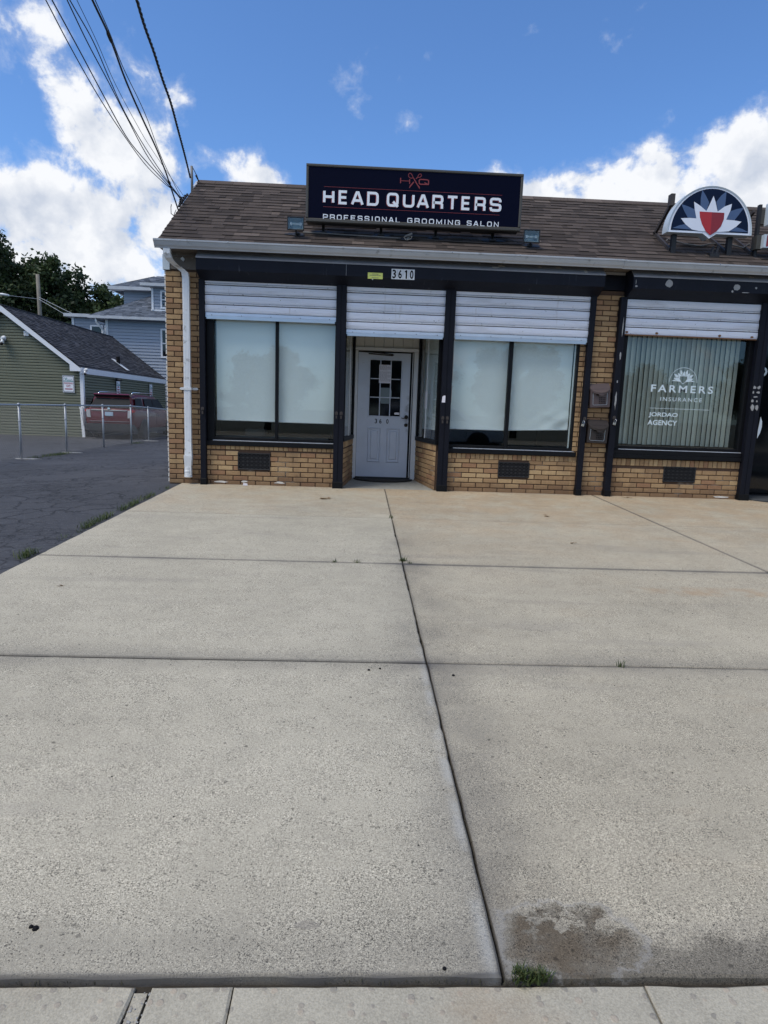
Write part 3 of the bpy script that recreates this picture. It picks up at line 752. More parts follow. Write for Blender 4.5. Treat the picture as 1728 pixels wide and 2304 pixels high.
brick_panel((3.225, 0), (1, 0), .62, 0, 2.99, 1, .04)
brick_panel((3.865, 0), (1, 0), 2.06, 0, .47, 0, .03, soldier=(.475, .575), gap=(4.67 - 3.865, 5.18 - 3.865, .235, .48), tbias=.05)
brick_panel((-.257, 0.02), (.129, 1.2), -1 + 2.18, 0, .60, 0, .0, soldier=(.603, .69), tbias=.0) if False else None
# the two splayed side walls of the entrance
def side_panel(p0, p1, flip, z1=.60):
    u = Vector((p1[0] - p0[0], p1[1] - p0[1], 0)); L = u.length; u.normalize()
    nrm = Vector((u.y, -u.x, 0)) * (1 if flip else -1)
    def T(a, d, z): q = Vector((p0[0], p0[1], 0)) + u * a + nrm * (-d); return (q.x, q.y, z)
    k = 0; z = -.006
    while z < z1 - .03:
        a = -(BL / 2 if k % 2 else 0)
        while a < L - .02:
            a0, a1 = max(a, 0), min(a + BL - MJ, L)
            if a1 - a0 > .03:
                b = MB(); b.bbox(a0, a1, -.008 + rnd(-.0015, .0015), .01, max(z, 0), z + CH - MJ, .003, 0, min(1, max(0, random.gauss(.45, .22))), T); bricks.append((1e-4 * (a1 - a0), b))
            a += BL
        z += CH; k += 1
    a = 0
    while a < L - .02:
        b = MB(); b.bbox(a, min(a + .0635, L), -.008 + rnd(-.0015, .0015), .01, .60, .69, .003, 0, min(1, max(0, random.gauss(.55, .25))), T); bricks.append((5e-5, b)); a += .0715
side_panel((-.259, .02), (-.128, 1.19), True)
side_panel((1.152, .02), (.945, 1.19), False)
bricks.sort(key=lambda q: -q[0])
for a, b in bricks[:300]: b.obj('brick', m_brick, shop, fix=False)
rest = MB()
for a, b in bricks[300:]:
    i = len(rest.v); rest.v += b.v; rest.f += [tuple(i + k for k in f) for f in b.f]; rest.m += b.m; rest.t += b.t
rest.obj('brick', m_brick, shop, kind='stuff', fix=False)
# pale mortar nibs along the left corner
me_ = MB(); z = 0.02
while z < 3.02:
    h = rnd(.045, .066); me_.box(XL - .012 - rnd(0, .005), XL + .001, -.004, .03, z, z + h); z += CH
me_.obj('mortar_edge', m_mortar_w, shop)
# stray white mortar smears low on the panels
ms = MB()
for (x, z, w) in ((-2.08, .035, .10), (-1.72, .05, .05), (-1.2, .045, .07), (5.62, .03, .12)):
    ms.prism(blob(x, z, w, .014, 12, .4), -.014, -.004, 'y')
ms.obj('mortar_edge', m_mortar_w, shop)

# --- trim board above the left pier
tb = MB(); tb.box(-2.77, -2.30, -.018, .05, 3.062, 3.30); tb.obj('board', m_wood, shop)
tb = MB(); tb.box(-2.87, -2.772, -.03, .25, 3.05, 3.255); tb.obj('corner_trim', m_cab, shop)
tb = MB(); tb.box(3.40, 3.84, -.02, .05, 3.03, 3.24); tb.obj('board', m_navy, shop, label='navy painted board above the brick pier')
tb = MB(); tb.box(3.42, 3.80, -.024, .0, 3.243, 3.28); tb.obj('board', m_chip, shop)

# --- roof
RS = .648; E0 = (-.33, 3.372)
Ls = math.hypot(1, RS)
def RT(x, s, nn): # along roof slope s, normal nn
    return (x, E0[0] + s / Ls - nn * RS / Ls, E0[1] + s * RS / Ls + nn / Ls)
roof = MB(); ridge_s = (2.0 - E0[0]) * Ls
XR = 9.4
roof.box(XL + .01, XR, .0, ridge_s - .01, -.08, -.004, T=RT); roof_o = roof.obj('roof', m_felt, shop)
rb = MB(); rb.face([(XL + .01, 2.0, E0[1] + 2.33 * RS - .01), (XR, 2.0, E0[1] + 2.33 * RS - .01), (XR, 4.5, E0[1] + 2.33 * RS - 1.6), (XL + .01, 4.5, E0[1] + 2.33 * RS - 1.6)]); rb.obj('roof', m_shingle, shop)
sh = []; EXP = .1385; nc = int(ridge_s / EXP) + 1
for k in range(nc):
    s0 = k * EXP; x = XL - .01 - rnd(0, .2)
    while x < XR:
        w = random.choice((.10, .14, .17, .21, .26, .32)) * rnd(.9, 1.1); x0, x1 = max(x, XL - .008), min(x + w, XR)
        if x1 - x0 > .02:
            thick = random.choice((.004, .0085, .0085, .0125)); tone = min(1, max(0, random.gauss(.30 + 28 * (thick - .006), .20)))
            s1 = min(s0 + EXP + .02, ridge_s); b = MB(); jj = rnd(-.002, .002); sg = .003 * math.sin(x * 1.3 + k)
            P = [(x0, s0 + jj + sg, 0), (x1, s0 + jj + sg, 0), (x1, s1, -.001), (x0, s1, -.001)]
            bt = [RT(p[0], p[1], -.003) for p in P]; tp = [RT(P[0][0], P[0][1], thick + .0035), RT(P[1][0], P[1][1], thick + .0035), RT(P[2][0], P[2][1], .001), RT(P[3][0], P[3][1], .001)]
            b.v = bt + tp
            for q in ((4, 5, 6, 7), (0, 1, 5, 4), (1, 2, 6, 5), (3, 0, 4, 7)): b.f.append(q); b.m.append(0); b.t.append(tone)
            vis = 1 if -2.9 < x < 6.8 else 0
            sh.append(((x1 - x0) * vis * (3 - k * .12), b))
        x += w
sh.sort(key=lambda q: -q[0])
for a, b in sh[:300]: b.obj('shingle', m_shingle, shop, fix=False)
rest = MB()
for a, b in sh[300:]:
    i = len(rest.v); rest.v += b.v; rest.f += [tuple(i + k for k in f) for f in b.f]; rest.m += b.m; rest.t += b.t
rest.obj('shingle', m_shingle, shop, kind='stuff', fix=False)
rc = MB(); x = XL - .01; zr = E0[1] + 2.33 * RS
while x < XR:
    w = .30; rc.prism([(1.88, zr - .062), (1.885, zr - .050), (2.0, zr + .028), (2.12, zr - .05), (2.12, zr - .062), (2.0, zr + .010)], x, min(x + w - .004, XR), 'x', t=rnd(.3, .95)); x += w
rc.obj('ridge_cap', m_shingle, shop)
re = MB(); re.prism([(1.70, zr - .25), (1.70, zr - .19), (1.99, zr + .005), (1.99, zr - .05)], XL - .045, XL - .004, 'x'); re.obj('rake_trim', m_gutter, shop)
rk = MB(); rk.prism([(-.33, 3.33), (-.33, 3.372), (1.72, zr - .182), (1.72, zr - .23)], XL - .006, XL + .012, 'x'); rk.obj('rake_trim', m_tin, shop)
# soffit and fascia
sf = MB(); sf.box(XL, XR, -.33, .0, 3.288, 3.30); sf.box(XL, XR, -.335, -.318, 3.28, 3.36); sf.obj('soffit', m_wood, shop)

# --- gutter (two lengths) and spikes
def gut(x0, x1, dz):
    pr = [(-.338, 3.272), (-.400, 3.254), (-.408, 3.270), (-.430, 3.29), (-.448, 3.325), (-.452, 3.340), (-.466, 3.342), (-.468, 3.362), (-.455, 3.364), (-.444, 3.350), (-.440, 3.332), (-.420, 3.298), (-.402, 3.276), (-.394, 3.262), (-.338, 3.279)]
    b = MB(); b.prism([(a, c + dz) for a, c in pr], x0, x1, 'x'); return b.obj('gutter', m_gutter, shop)
gut(-2.855, 3.600, 0.0); g2 = gut(3.606, 9.2, -.006)
ec = MB(); ec.prism([(-.336, 3.272), (-.400, 3.254), (-.410, 3.270), (-.450, 3.325), (-.467, 3.342), (-.467, 3.363), (-.336, 3.363)], -2.862, -2.856, 'x'); ec.obj('gutter_end_cap', m_gutter, shop)
sp_ = MB(); 
for x in (-1.86, -.82, .18, 1.19, 2.13, 3.62, 4.95): sp_.lathe([(0, -.475), (.007, -.473), (.007, -.468), (.003, -.466), (.003, -.455)], (x, 0, 3.352), 'y', 8)
sp_.obj('gutter_spike', m_chrome, shop)

# --- downspout
ds = MB(); dy_ = -.085
def rect_tube(b, pts, hw, hd, m=0):
    i0 = len(b.v)
    for (x, y, z, ux, uz, k) in pts:
        for sx, sy in ((-1, -1), (1, -1), (1, 1), (-1, 1)): b.v.append((x + ux * hw * sx * k, y + sy * hd * k, z + uz * hw * sx * k))
    for i in range(len(pts) - 1):
        for j in range(4): a = i0 + i * 4 + j; c = i0 + i * 4 + (j + 1) % 4; b.f.append((a, c, c + 4, a + 4)); b.m.append(m); b.t.append(.5)
    b.f.append(tuple(range(i0 + 3, i0 - 1, -1))); e = i0 + (len(pts) - 1) * 4; b.f.append(tuple(range(e, e + 4))); b.m += [m, m]; b.t += [.5, .5]
P = []
cx = [(-2.700, -.385, 3.245), (-2.700, -.385, 3.19)]
# ribbed double elbow from the gutter outlet back and across to the wall
key = [(-2.700, -.385, 3.25), (-2.700, -.38, 3.19), (-2.690, -.34, 3.135), (-2.665, -.27, 3.10), (-2.63, -.19, 3.07), (-2.58, -.12, 3.04), (-2.535, -.092, 3.00), (-2.528, dy_, 2.94)]
kk = []
for i in range(len(key) - 1):
    for j in range(6): t = j / 6; kk.append(tuple(key[i][q] * (1 - t) + key[i + 1][q] * t for q in range(3)))
kk.append(key[-1])
for i, (x, y, z) in enumerate(kk): P.append((x, y, z, 1, 0, 1.0 + (.055 if (i % 2 and 6 < i < 20 or i % 2 and i > 27) else 0)))
rect_tube(ds, P, .045, .034)
spout = ds.obj('downspout', m_gutter_w, shop)
ds = MB(); rect_tube(ds, [(-2.528, dy_, z, 1, 0, k) for z, k in ((2.945, 1.0), (.62, 1.0), (.42, 1.12))], .046, .034)
for q in (-.023, .0, .023): ds.box(-2.528 + q - .004, -2.528 + q + .004, dy_ - .037, dy_ - .03, .66, 2.90)
ds.obj('downspout', m_gutter_w, shop)
ds = MB(); rect_tube(ds, [(-2.530, dy_, .425, 1, 0, 1.24), (-2.530, dy_, .40, 1, 0, 1.24), (-2.535, dy_, .25, 1, 0, 1.02), (-2.537, dy_, .13, 1, 0, 1.02)], .046, .038)
ds.lathe([(.050, .125), (.054, .14), (.052, .17), (.056, .175), (.056, .20), (.051, .205), (.051, .25)], (-2.537, dy_, 0), 'z', 16)
ds.lathe([(.054, .10), (.058, .104), (.058, .125), (.05, .127)], (-2.537, dy_, 0), 'z', 16)
ds.obj('downspout_boot', m_white, shop)
ds = MB(); ds.box(-2.585, -2.470, -.130, -.122, 1.375, 1.41)
ds.prism([(-2.665, 1.392), (-2.645, 1.41), (-2.585, 1.41), (-2.585, 1.375), (-2.645, 1.375)], -.018, -.012, 'y'); ds.prism([(-2.47, 1.41), (-2.41, 1.41), (-2.39, 1.392), (-2.41, 1.375), (-2.47, 1.375)], -.018, -.012, 'y')
ds.box(-2.590, -2.582, -.128, -.012, 1.375, 1.41); ds.box(-2.474, -2.466, -.128, -.012, 1.375, 1.41)
ds.obj('downspout_strap', m_white, shop)
ds = MB(); ds.prism([(-2.62, 3.20), (-2.59, 3.235), (-2.56, 3.20), (-2.575, 3.165)], -.03, -.02, 'y'); ds.prism([(-2.66, 3.085), (-2.60, 3.095), (-2.59, 3.07), (-2.64, 3.055)], -.03, -.02, 'y'); ds.obj('bracket', m_gutter_w, shop)
ds = MB(); ds.tube([(-2.85, -.03, 3.25), (-2.78, -.06, 3.235), (-2.65, -.06, 3.237), (-2.5, -.05, 3.245), (-2.33, -.05, 3.242)], .005, 6); ds.obj('wire', m_conduit, shop)

# --- shutter hoods
def hood(x0, x1, lab):
    pr = [(-.005, 3.285), (-.185, 3.285), (-.300, 3.180), (-.300, 3.016), (-.075, 2.915), (-.005, 2.915)]
    b = MB(); b.prism(pr, x0, x1, 'x'); o = b.obj('shutter_hood', m_hood, shop, label=lab)
    t = MB(); t.prism([(-.188, 3.289), (-.306, 3.181), (-.306, 3.170), (-.3015, 3.170), (-.3015, 3.180), (-.186, 3.2865)], x0 - .003, x1 + .003, 'x'); t.obj('hood_flashing', m_hoodtop, o)
    return o
h1 = hood(-2.335, 3.405, 'long black shutter hood over the salon front')
h2 = hood(3.815, 9.2, 'shorter black shutter hood with peeled paint over the insurance office')
sm = MB(); sm.box(-.262, -.258, -.3035, -.2995, 3.02, 3.17); sm.obj('seam', m_hoodtop, h1)
def chip(par, x, z, rx, rz, y=-.303, m=m_chip, j=.3): b = MB(); b.prism(blob(x, z, rx, rz, 14, j), y, y + .0018, 'y'); return b.obj('paint_chip', m, par)
chip(h2, 4.33, 3.10, .055, .05, j=.12); chip(h2, 5.32, 3.085, .045, .042, j=.15); chip(h2, 5.26, 3.03, .013, .016); chip(h2, 5.60, 3.09, .014, .014); chip(h2, 5.45, 3.02, .05, .006)
chip(h2, 3.86, 3.045, .02, .012); chip(h2, 3.85, 3.10, .005, .03); chip(h1, .11, 2.985, .008, .010, -.295, m_signwhite)
m_chip2 = simple('flaked_primer', (.50, .46, .42), .8, var=.3, scale=40)
def topchip(par, x, k, rx, rs): # on the sloping flashing
    ya, za, yb, zb = -.1885, 3.2895, -.306, 3.1815; b = MB(); pts = []
    for q in blob(0, 0, rx, rs, 12, .35):
        t = k + q[1]; t = min(max(t, .03), .97); y = ya + (yb - ya) * t; z = za + (zb - za) * t; pts.append((x + q[0], y - .0016, z + .0016))
    b.face(pts); return b.obj('paint_chip', m_chip2, par, fix=False)
for (x, k, a, s_) in ((1.93, .40, .05, .22), (1.83, .62, .06, .16), (2.48, .25, .035, .14), (2.75, .25, .05, .12), (3.13, .62, .025, .28), (1.62, .15, .02, .08)): topchip(h1, x, k, a, s_)
for (x, k, a, s_) in ((4.25, .3, .012, .06), (4.47, .3, .012, .06), (5.55, .4, .05, .1), (5.10, .6, .01, .2)): topchip(h2, x, k, a, s_)

# --- tracks (guide posts)
def track(x0, x1, lab=None, dbl=False, z1=2.93, foot=True):
    b = MB(); b.bbox(x0, x1, -.100, -.004, .03, z1, .004)
    if dbl: c = (x0 + x1) / 2; b.bbox(c + .008, x1 + .001, -.108, -.1, .05, z1, .003); b.bbox(x0 - .001, c - .008, -.108, -.1, .05, z1, .003)
    o = b.obj('guide_track', m_navy, shop, label=lab)
    if foot: f = MB(); f.bbox(x0 - .006, x1 + .006, -.114, -.01, -.004, .095, .005); f.obj('track_foot', m_navyf, o)
    return o
t0 = track(-2.352, -2.272); t1 = track(-.395, -.250, dbl=True); t2 = track(1.178, 1.325, dbl=True); t3 = track(3.305, 3.385); t4 = track(3.745, 3.838); t5 = track(5.855, 6.000, dbl=True)
def latch(x, z, par):
    b = MB(); b.prism([(x - .022, z - .02), (x + .022, z - .02), (x + .022, z + .01)] + arc(x, z + .01, .022, 0, 180, 6)[1:], -.116, -.108, 'y'); b.tube([(x, -.115, z + .005), (x, -.128, z + .002), (x, -.13, z - .02)], .004, 6)
    b.box(x - .012, x + .012, -.118, -.108, z - .075, z - .03); b.obj('latch', m_steel, par)
latch(1.214, 1.095, t2); latch(1.283, 1.095, t2); latch(-.360, 1.11, t1); latch(-.290, 1.11, t1); latch(-2.312, 1.11, t0)
for (x, z, a, c, tk) in ((1.335, 2.35, .004, .22, t2), (1.331, 1.85, .005, .25, t2), (1.329, 1.45, .006, .14, t2), (3.80, 2.10, .010, .06, t4), (3.79, 1.45, .013, .12, t4), (3.80, 2.5, .008, .12, t4), (3.79, 1.72, .008, .02, t4), (1.31, 2.6, .005, .05, t2)):
    chip(tk, x, z, a, c, -.1025 if tk is t4 else -.1015)
b = MB(); b.prism([(1.188, 1.325), (1.238, 1.325), (1.238, 1.425), (1.215, 1.425), (1.195, 1.41)], -.1105, -.1085, 'y'); loose(b, 'paper_tag', m_paper, (1.21, -.11, 1.32), 'torn white tag stuck on the black post right of the door', 'tag')

# --- roller shutters
def shutter(x0, x1, zb, lab, bar=True, pitch=.1335):
    t = thing('roller_shutter', (x0, -.04, zb)); t.parent = shop; t.location = (x0, -.04, zb); ORG[t.name] = Vector((x0, -.04, zb)); t['label'] = lab
    z = zb
    if bar:
        b = MB(); b.prism([(-.068, zb), (-.030, zb), (-.030, zb + .090), (-.060, zb + .090), (-.064, zb + .05), (-.068, zb + .045)], x0 + .008, x1 - .008, 'x')
        o = b.obj('bottom_bar', m_bar, t)
        s_ = MB()
        for k in range(5): x = x0 + .1 + k * (x1 - x0 - .2) / 4; s_.lathe([(.006, -.0675), (.006, -.066)], (x, 0, zb + .055), 'y', 8)
        s_.obj('rivet', m_black, t)
        for sgn, x in ((1, x0), (-1, x1)): q = MB(); q.box(min(x, x + sgn * .02), max(x, x + sgn * .02), -.082, -.03, zb - .012, zb + .022); q.obj('stop_block', m_black, t)
        z = zb + .095
    while z < 2.955:
        z1 = min(z + pitch, 2.99); b = MB(); h = pitch
        pr = [(-.050, z + .004), (-.058, z + .020), (-.0625, z + h * .35), (-.063, z + h * .5), (-.061, z + h * .72), (-.057, z + h - .032), (-.030, z + h - .032), (-.030, z + .004)]
        b.prism(pr, x0 + .004, x1 - .004, 'x'); sl_ = b.obj('slat', m_slat, t)
        hk = MB(); hk.prism([(-.050, z + h - .022), (-.0595, z + h - .020), (-.0600, z + h - .008), (-.054, z + h - .001), (-.032, z + h - .001), (-.032, z + h - .022)], x0 + .006, x1 - .006, 'x'); hk.box(x0 + .006, x1 - .006, -.050, -.040, z + h - .0318, z + h - .0222, m=1); hk.obj('slat_hook', [m_hook, m_black], t)
        z += pitch
    return t
s1 = shutter(-2.275, -.392, 2.392, 'roller shutter half lowered over the left salon window')
s2 = shutter(-.252, 1.182, 2.232, 'roller shutter lowered furthest over the door entrance')
s3 = shutter(1.322, 3.308, 2.242, 'roller shutter over the right salon window')
s4 = shutter(3.835, 5.860, 2.405, 'roller shutter with rusty bottom edge over the insurance window', bar=False)
b = MB(); b.prism([(-.066, 2.398), (-.03, 2.398), (-.03, 2.412), (-.066, 2.412)], 3.84, 5.85, 'x'); b.obj('bottom_bar', m_rust, s4)
b = MB()
for x in (4.33, 5.28, 5.77, 3.88): b.prism(blob(x, 2.44, .022, .016, 10, .2), -.0655, -.062, 'y')
b.obj('bolt_hole', m_rust, s4)

# --- windows
def window(x0, x1, z0, z1, muls, gl, lab):
    """frame x0..x1; gl: list of glazed openings (xa, xb)"""
    b = MB(); zt = z1
    edges = [x0] + [v for g_ in gl for v in g_] + [x1]
    for i in range(0, len(edges), 2): b.bbox(edges[i], edges[i + 1], .0 if i in (0, len(edges) - 2) else .02, .10, z0, zt, .005)
    for xa, xb in gl: b.bbox(xa, xb, .005, .10, z0, z0 + .055, .004)
    o = b.obj('window', m_navyf, shop, label=lab)
    for xa, xb in gl:
        p = MB(); p.box(xa, xb, .048, .054, z0 + .05, zt); p.obj('pane', m_glass, o)
    s_ = MB(); s_.bbox(x0 - .01, x1 + .01, -.045, .01, z0 - .072, z0 - .001, .006); s_.obj('sill', m_navyf, o)
    l = MB(); l.box(x0 + .08, x1 - .01, -.005, .001, z0 + .002, z0 + .010); l.obj('bead', m_bar if False else m_hook, o)
    return o
w1 = window(-2.27, -.392, .652, 2.95, [], [(-2.165, -1.278), (-1.232, -.405)], 'left salon window with two white roller blinds')
w2 = window(1.325, 3.268, .650, 2.95, [], [(1.335, 2.182), (2.238, 3.195)], 'right salon window with a crumpled blind in its right half')
w3 = window(3.862, 5.93, .715, 2.95, [], [(3.935, 5.80)], 'insurance office window with vertical blinds')
b = MB(); b.bbox(3.85, 5.935, -.06, .0, .585, .645, .006); b.obj('sill', m_navyf, w3)
def blind(x0, x1, z0, par, wr=0.0, y=.11):
    def f(u, v):
        x = x0 + (x1 - x0) * u; z = z0 + (2.95 - z0) * v
        k = max(0, 1 - v * 5.0); d = .004 * math.sin(x * 5 + z * 2) + .003 * math.sin(x * 13 - z * 1.5)
        if wr: d += wr * k * (math.sin(u * 9 + v * 30) * .6 + math.sin(u * 17 - v * 50) * .4) * (u ** 1.5); z += wr * 1.2 * k * u * u
        return (x, y + d, z)
    b = MB(); b.grid(f, 48, 60); o = b.obj('blind', m_blind, par, smooth=True, fix=False)
    r = MB(); r.tube([(x0, y, z0 - .008), (x1, y, z0 - .008 + wr * 1.1)], .010, 8); r.obj('blind_rail', m_hook, o) if False else r.obj('blind_rail', m_hook, par)
blind(-2.150, -1.272, .965, w1); blind(-1.240, -.402, .962, w1)
blind(1.340, 2.186, .950, w2); blind(2.245, 3.165, .955, w2, .032)
b = MB(); b.box(3.178, 3.196, .075, .09, .70, 2.95); b.obj('blind_edge', m_blind, w2)
# interior darkness: simple rooms behind the windows
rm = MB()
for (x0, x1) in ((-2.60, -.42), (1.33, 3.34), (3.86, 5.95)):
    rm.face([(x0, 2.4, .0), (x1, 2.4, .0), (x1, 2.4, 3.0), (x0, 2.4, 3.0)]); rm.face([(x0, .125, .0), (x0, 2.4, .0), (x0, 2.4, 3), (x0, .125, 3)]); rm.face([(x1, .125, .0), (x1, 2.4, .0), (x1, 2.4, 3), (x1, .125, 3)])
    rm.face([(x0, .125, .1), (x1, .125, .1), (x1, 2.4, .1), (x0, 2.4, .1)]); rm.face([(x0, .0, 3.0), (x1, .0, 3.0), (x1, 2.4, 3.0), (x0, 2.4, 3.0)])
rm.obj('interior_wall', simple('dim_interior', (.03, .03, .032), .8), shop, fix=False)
b = MB(); b.box(-1.80, -1.50, .5, .8, .72, .82); loose(b, 'cardboard_box', m_box, (-1.65, .65, .72), 'dim grey box on the ledge behind the left salon window', 'box')
bs = MB(); bs.box(-2.55, -.5, .4, 1.0, .6, .72); bs.obj('window_ledge', m_box, shop)
# vertical blinds
x = 3.95; k = 0
while x < 5.78:
    b = MB(); a = rad(24 + rnd(-4, 4)) ; w = .047; zb_ = .795 + rnd(-.004, .004)
    if k in (3, 4): a = rad(30)
    c, s_ = math.cos(a) * w, math.sin(a) * w
    def f(u, v, x=x, c=c, s_=s_, zb_=zb_): q = u * 2 - 1; return (x + q * c + .004 * math.sin(v * 3 + x), .16 + q * s_ + .006 * (1 - q * q), zb_ + v * (2.92 - zb_))
    b.grid(f, 3, 6, t=rnd(0, 1)); b.obj('blind_slat', m_vblind, w3, smooth=True, fix=False); x += .0765; k += 1

# --- entrance recess
rc = MB()
rc.face([(-.27, 0, gz(0) - .004), (1.16, 0, -.004), (.945, 1.3, .020), (-.128, 1.3, .020)])
rc.obj('entrance_floor', simple('entrance_concrete', (.27, .27, .245), .9, var=.2, scale=5, grain=.3, dirt=(.13, .125, .11), dirtf=(.55, .75)), shop, fix=False)
ce = MB(); ce.box(-.30, 1.25, .0, 1.32, 2.72, 2.76); ce.obj('entrance_ceiling', m_board, shop)
# back wall of the recess: side casings, transom boards
bk = MB()
x = -.128
while x < .94: bk.bbox(x, min(x + .16, .945) - .004, 1.225, 1.26, 2.145, 2.72, .004); x += .16
bk.obj('transom_board', m_board, shop)
cs = MB(); cs.bbox(-.150, -.068, 1.190, 1.26, .02, 2.145, .006); cs.obj('door_casing', m_white, shop)
cs = MB(); cs.bbox(.862, .950, 1.190, 1.26, .02, 2.145, .006); cs.box(.838, .848, 1.22, 1.25, .03, 2.13); cs.obj('door_casing', m_white, shop)
cs = MB(); cs.bbox(-.150, .950, 1.185, 1.26, 2.148, 2.20, .006); cs.obj('door_casing', m_white, shop)
cs = MB(); cs.box(-.16, .96, 1.27, 1.34, .0, 2.8); cs.obj('recess_backing', m_black, shop)
# door
dr = thing('door', (-.05, 1.24, .05)); dr.parent = shop; ORG[dr.name] = Vector((-.05, 1.24, .05)); dr['label'] = 'white six foot eight door with nine small panes and two raised panels'
dr['label'] = 'white door with nine small panes above two raised panels'
D0, D1, DB, DT = -.064, .805, .052, 2.12; GX0, GX1, GZ0, GZ1 = .135, .655, 1.085, 2.000
dl = MB()
for q in ((D0, GX0, DB, DT), (GX1, D1, DB, DT), (GX0, GX1, DB, GZ0), (GX0, GX1, GZ1, DT)): dl.box(q[0], q[1], 1.230, 1.262, q[2], q[3])
dl.obj('door_leaf', m_door, dr, fix=False)
gw = (GX1 - GX0) / 3; gh = (GZ1 - GZ0) / 3
for i in range(3):
    for j in range(3):
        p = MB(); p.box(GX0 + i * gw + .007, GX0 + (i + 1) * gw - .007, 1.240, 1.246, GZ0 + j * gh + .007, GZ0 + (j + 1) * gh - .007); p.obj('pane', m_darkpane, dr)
gl = MB()
for i in (1, 2): gl.bbox(GX0 + i * gw - .009, GX0 + i * gw + .009, 1.226, 1.25, GZ0, GZ1, .004)
for j in (1, 2):
    for i in range(3): gl.bbox(GX0 + i * gw + .009, GX0 + (i + 1) * gw - .009, 1.227, 1.25, GZ0 + j * gh - .008, GZ0 + j * gh + .008, .004)
fr_ = .022
gl.bbox(GX0 - fr_, GX1 + fr_, 1.222, 1.25, GZ1, GZ1 + fr_, .005); gl.bbox(GX0 - fr_, GX1 + fr_, 1.222, 1.25, GZ0 - fr_, GZ0, .005); gl.bbox(GX0 - fr_, GX0, 1.2225, 1.25, GZ0, GZ1, .005); gl.bbox(GX1, GX1 + fr_, 1.2225, 1.25, GZ0, GZ1, .005)
gl.obj('glazing_bars', m_door, dr)
for (a, c) in ((.125, .345), (.445, .665)):
    p = MB(); z0, z1 = .305, .885
    p.bbox(a, c, 1.212, 1.24, z1 - .022, z1, .009); p.bbox(a, c, 1.212, 1.24, z0, z0 + .022, .009); p.bbox(a, a + .022, 1.2125, 1.24, z0 + .022, z1 - .022, .009); p.bbox(c - .022, c, 1.2125, 1.24, z0 + .022, z1 - .022, .009)
    p.bbox(a + .046, c - .046, 1.214, 1.24, z0 + .046, z1 - .046, .014); p.obj('raised_panel', m_door, dr)
hb = MB(); hb.lathe([(.0, 1.185), (.018, 1.187), (.030, 1.200), (.034, 1.222), (.034, 1.23)], (.765, 0, 1.075), 'y', 18); hb.tube([(.76, 1.19, 1.072), (.73, 1.182, 1.058), (.705, 1.182, 1.052), (.682, 1.186, 1.062)], .007, 8); hb.obj('door_handle', m_bronze, dr, smooth=True)
hb = MB(); hb.lathe([(.0, 1.200), (.022, 1.202), (.029, 1.212), (.031, 1.23)], (.765, 0, .942), 'y', 18); hb.obj('deadbolt', m_bronze, dr, smooth=True)
for ch, x0 in (('3', .237), ('6', .312), ('0', .430)): text('number_digit', ch, x0, x0 + .040, .955, 1.033, 1.2285, m_black, dr, .02)
cl = MB(); cl.tube([(-.06, 1.19, 2.125), (.25, 1.185, 2.115), (.50, 1.185, 2.095), (.52, 1.185, 2.085), (.50, 1.185, 2.075), (.1, 1.19, 2.095)], .010, 8); cl.obj('door_closer', m_bronze, dr)
# black gap at the latch side
bg_ = MB(); bg_.box(D1, .862, 1.255, 1.268, .03, 2.145); bg_.obj('recess_backing', m_black, shop)
th = MB(); th.box(D0 - .01, .86, 1.17, 1.262, .012, .05); th.obj('threshold', m_steel_k, shop)
# paper notice, stickers
b = MB(); b.box(.286, .488, 1.218, 1.2195, 1.625, 1.925); nt = loose(b, 'paper_notice', m_paper, (.387, 1.219, 1.625), 'white typed notice taped over the upper middle panes of the door', 'notice')
pr_ = MB(); 
for k in range(16):
    z = 1.905 - k * .0165
    if k in (5,): continue
    x = .297
    while x < .475:
        w = rnd(.012, .035); x2 = min(x + w, .478 if k % 4 else .42)
        if x2 > x: pr_.face([(x - .387, -.0018, z - 1.625), (x2 - .387, -.0018, z - 1.625), (x2 - .387, -.0018, z - 1.625 + .005), (x - .387, -.0018, z - 1.625 + .005)])
        x += w + .008
pr_.obj('print_lines', m_print, nt, local=True, fix=False)
b = MB(); b.prism([(.575, 1.112), (.56, 1.125), (.56, 1.135), (.577, 1.148), (.648, 1.146), (.648, 1.112)], 1.232, 1.2385, 'y'); loose(b, 'sticker', m_paper, (.61, 1.235, 1.112), 'small oval sticker in the lower right pane of the door', 'sticker')
b = MB(); b.prism([(.318, 1.345), (.318, 1.55), (.46, 1.552), (.49, 1.54), (.508, 1.50), (.508, 1.40), (.49, 1.35), (.478, 1.29), (.33, 1.29)], 1.2375, 1.2395, 'y'); loose(b, 'paper_towel_dispenser', simple('pale_plastic', (.15, .19, .20), .5), (.41, 1.239, 1.29), 'pale grey box shape seen through the middle panes of the door', 'dispenser')
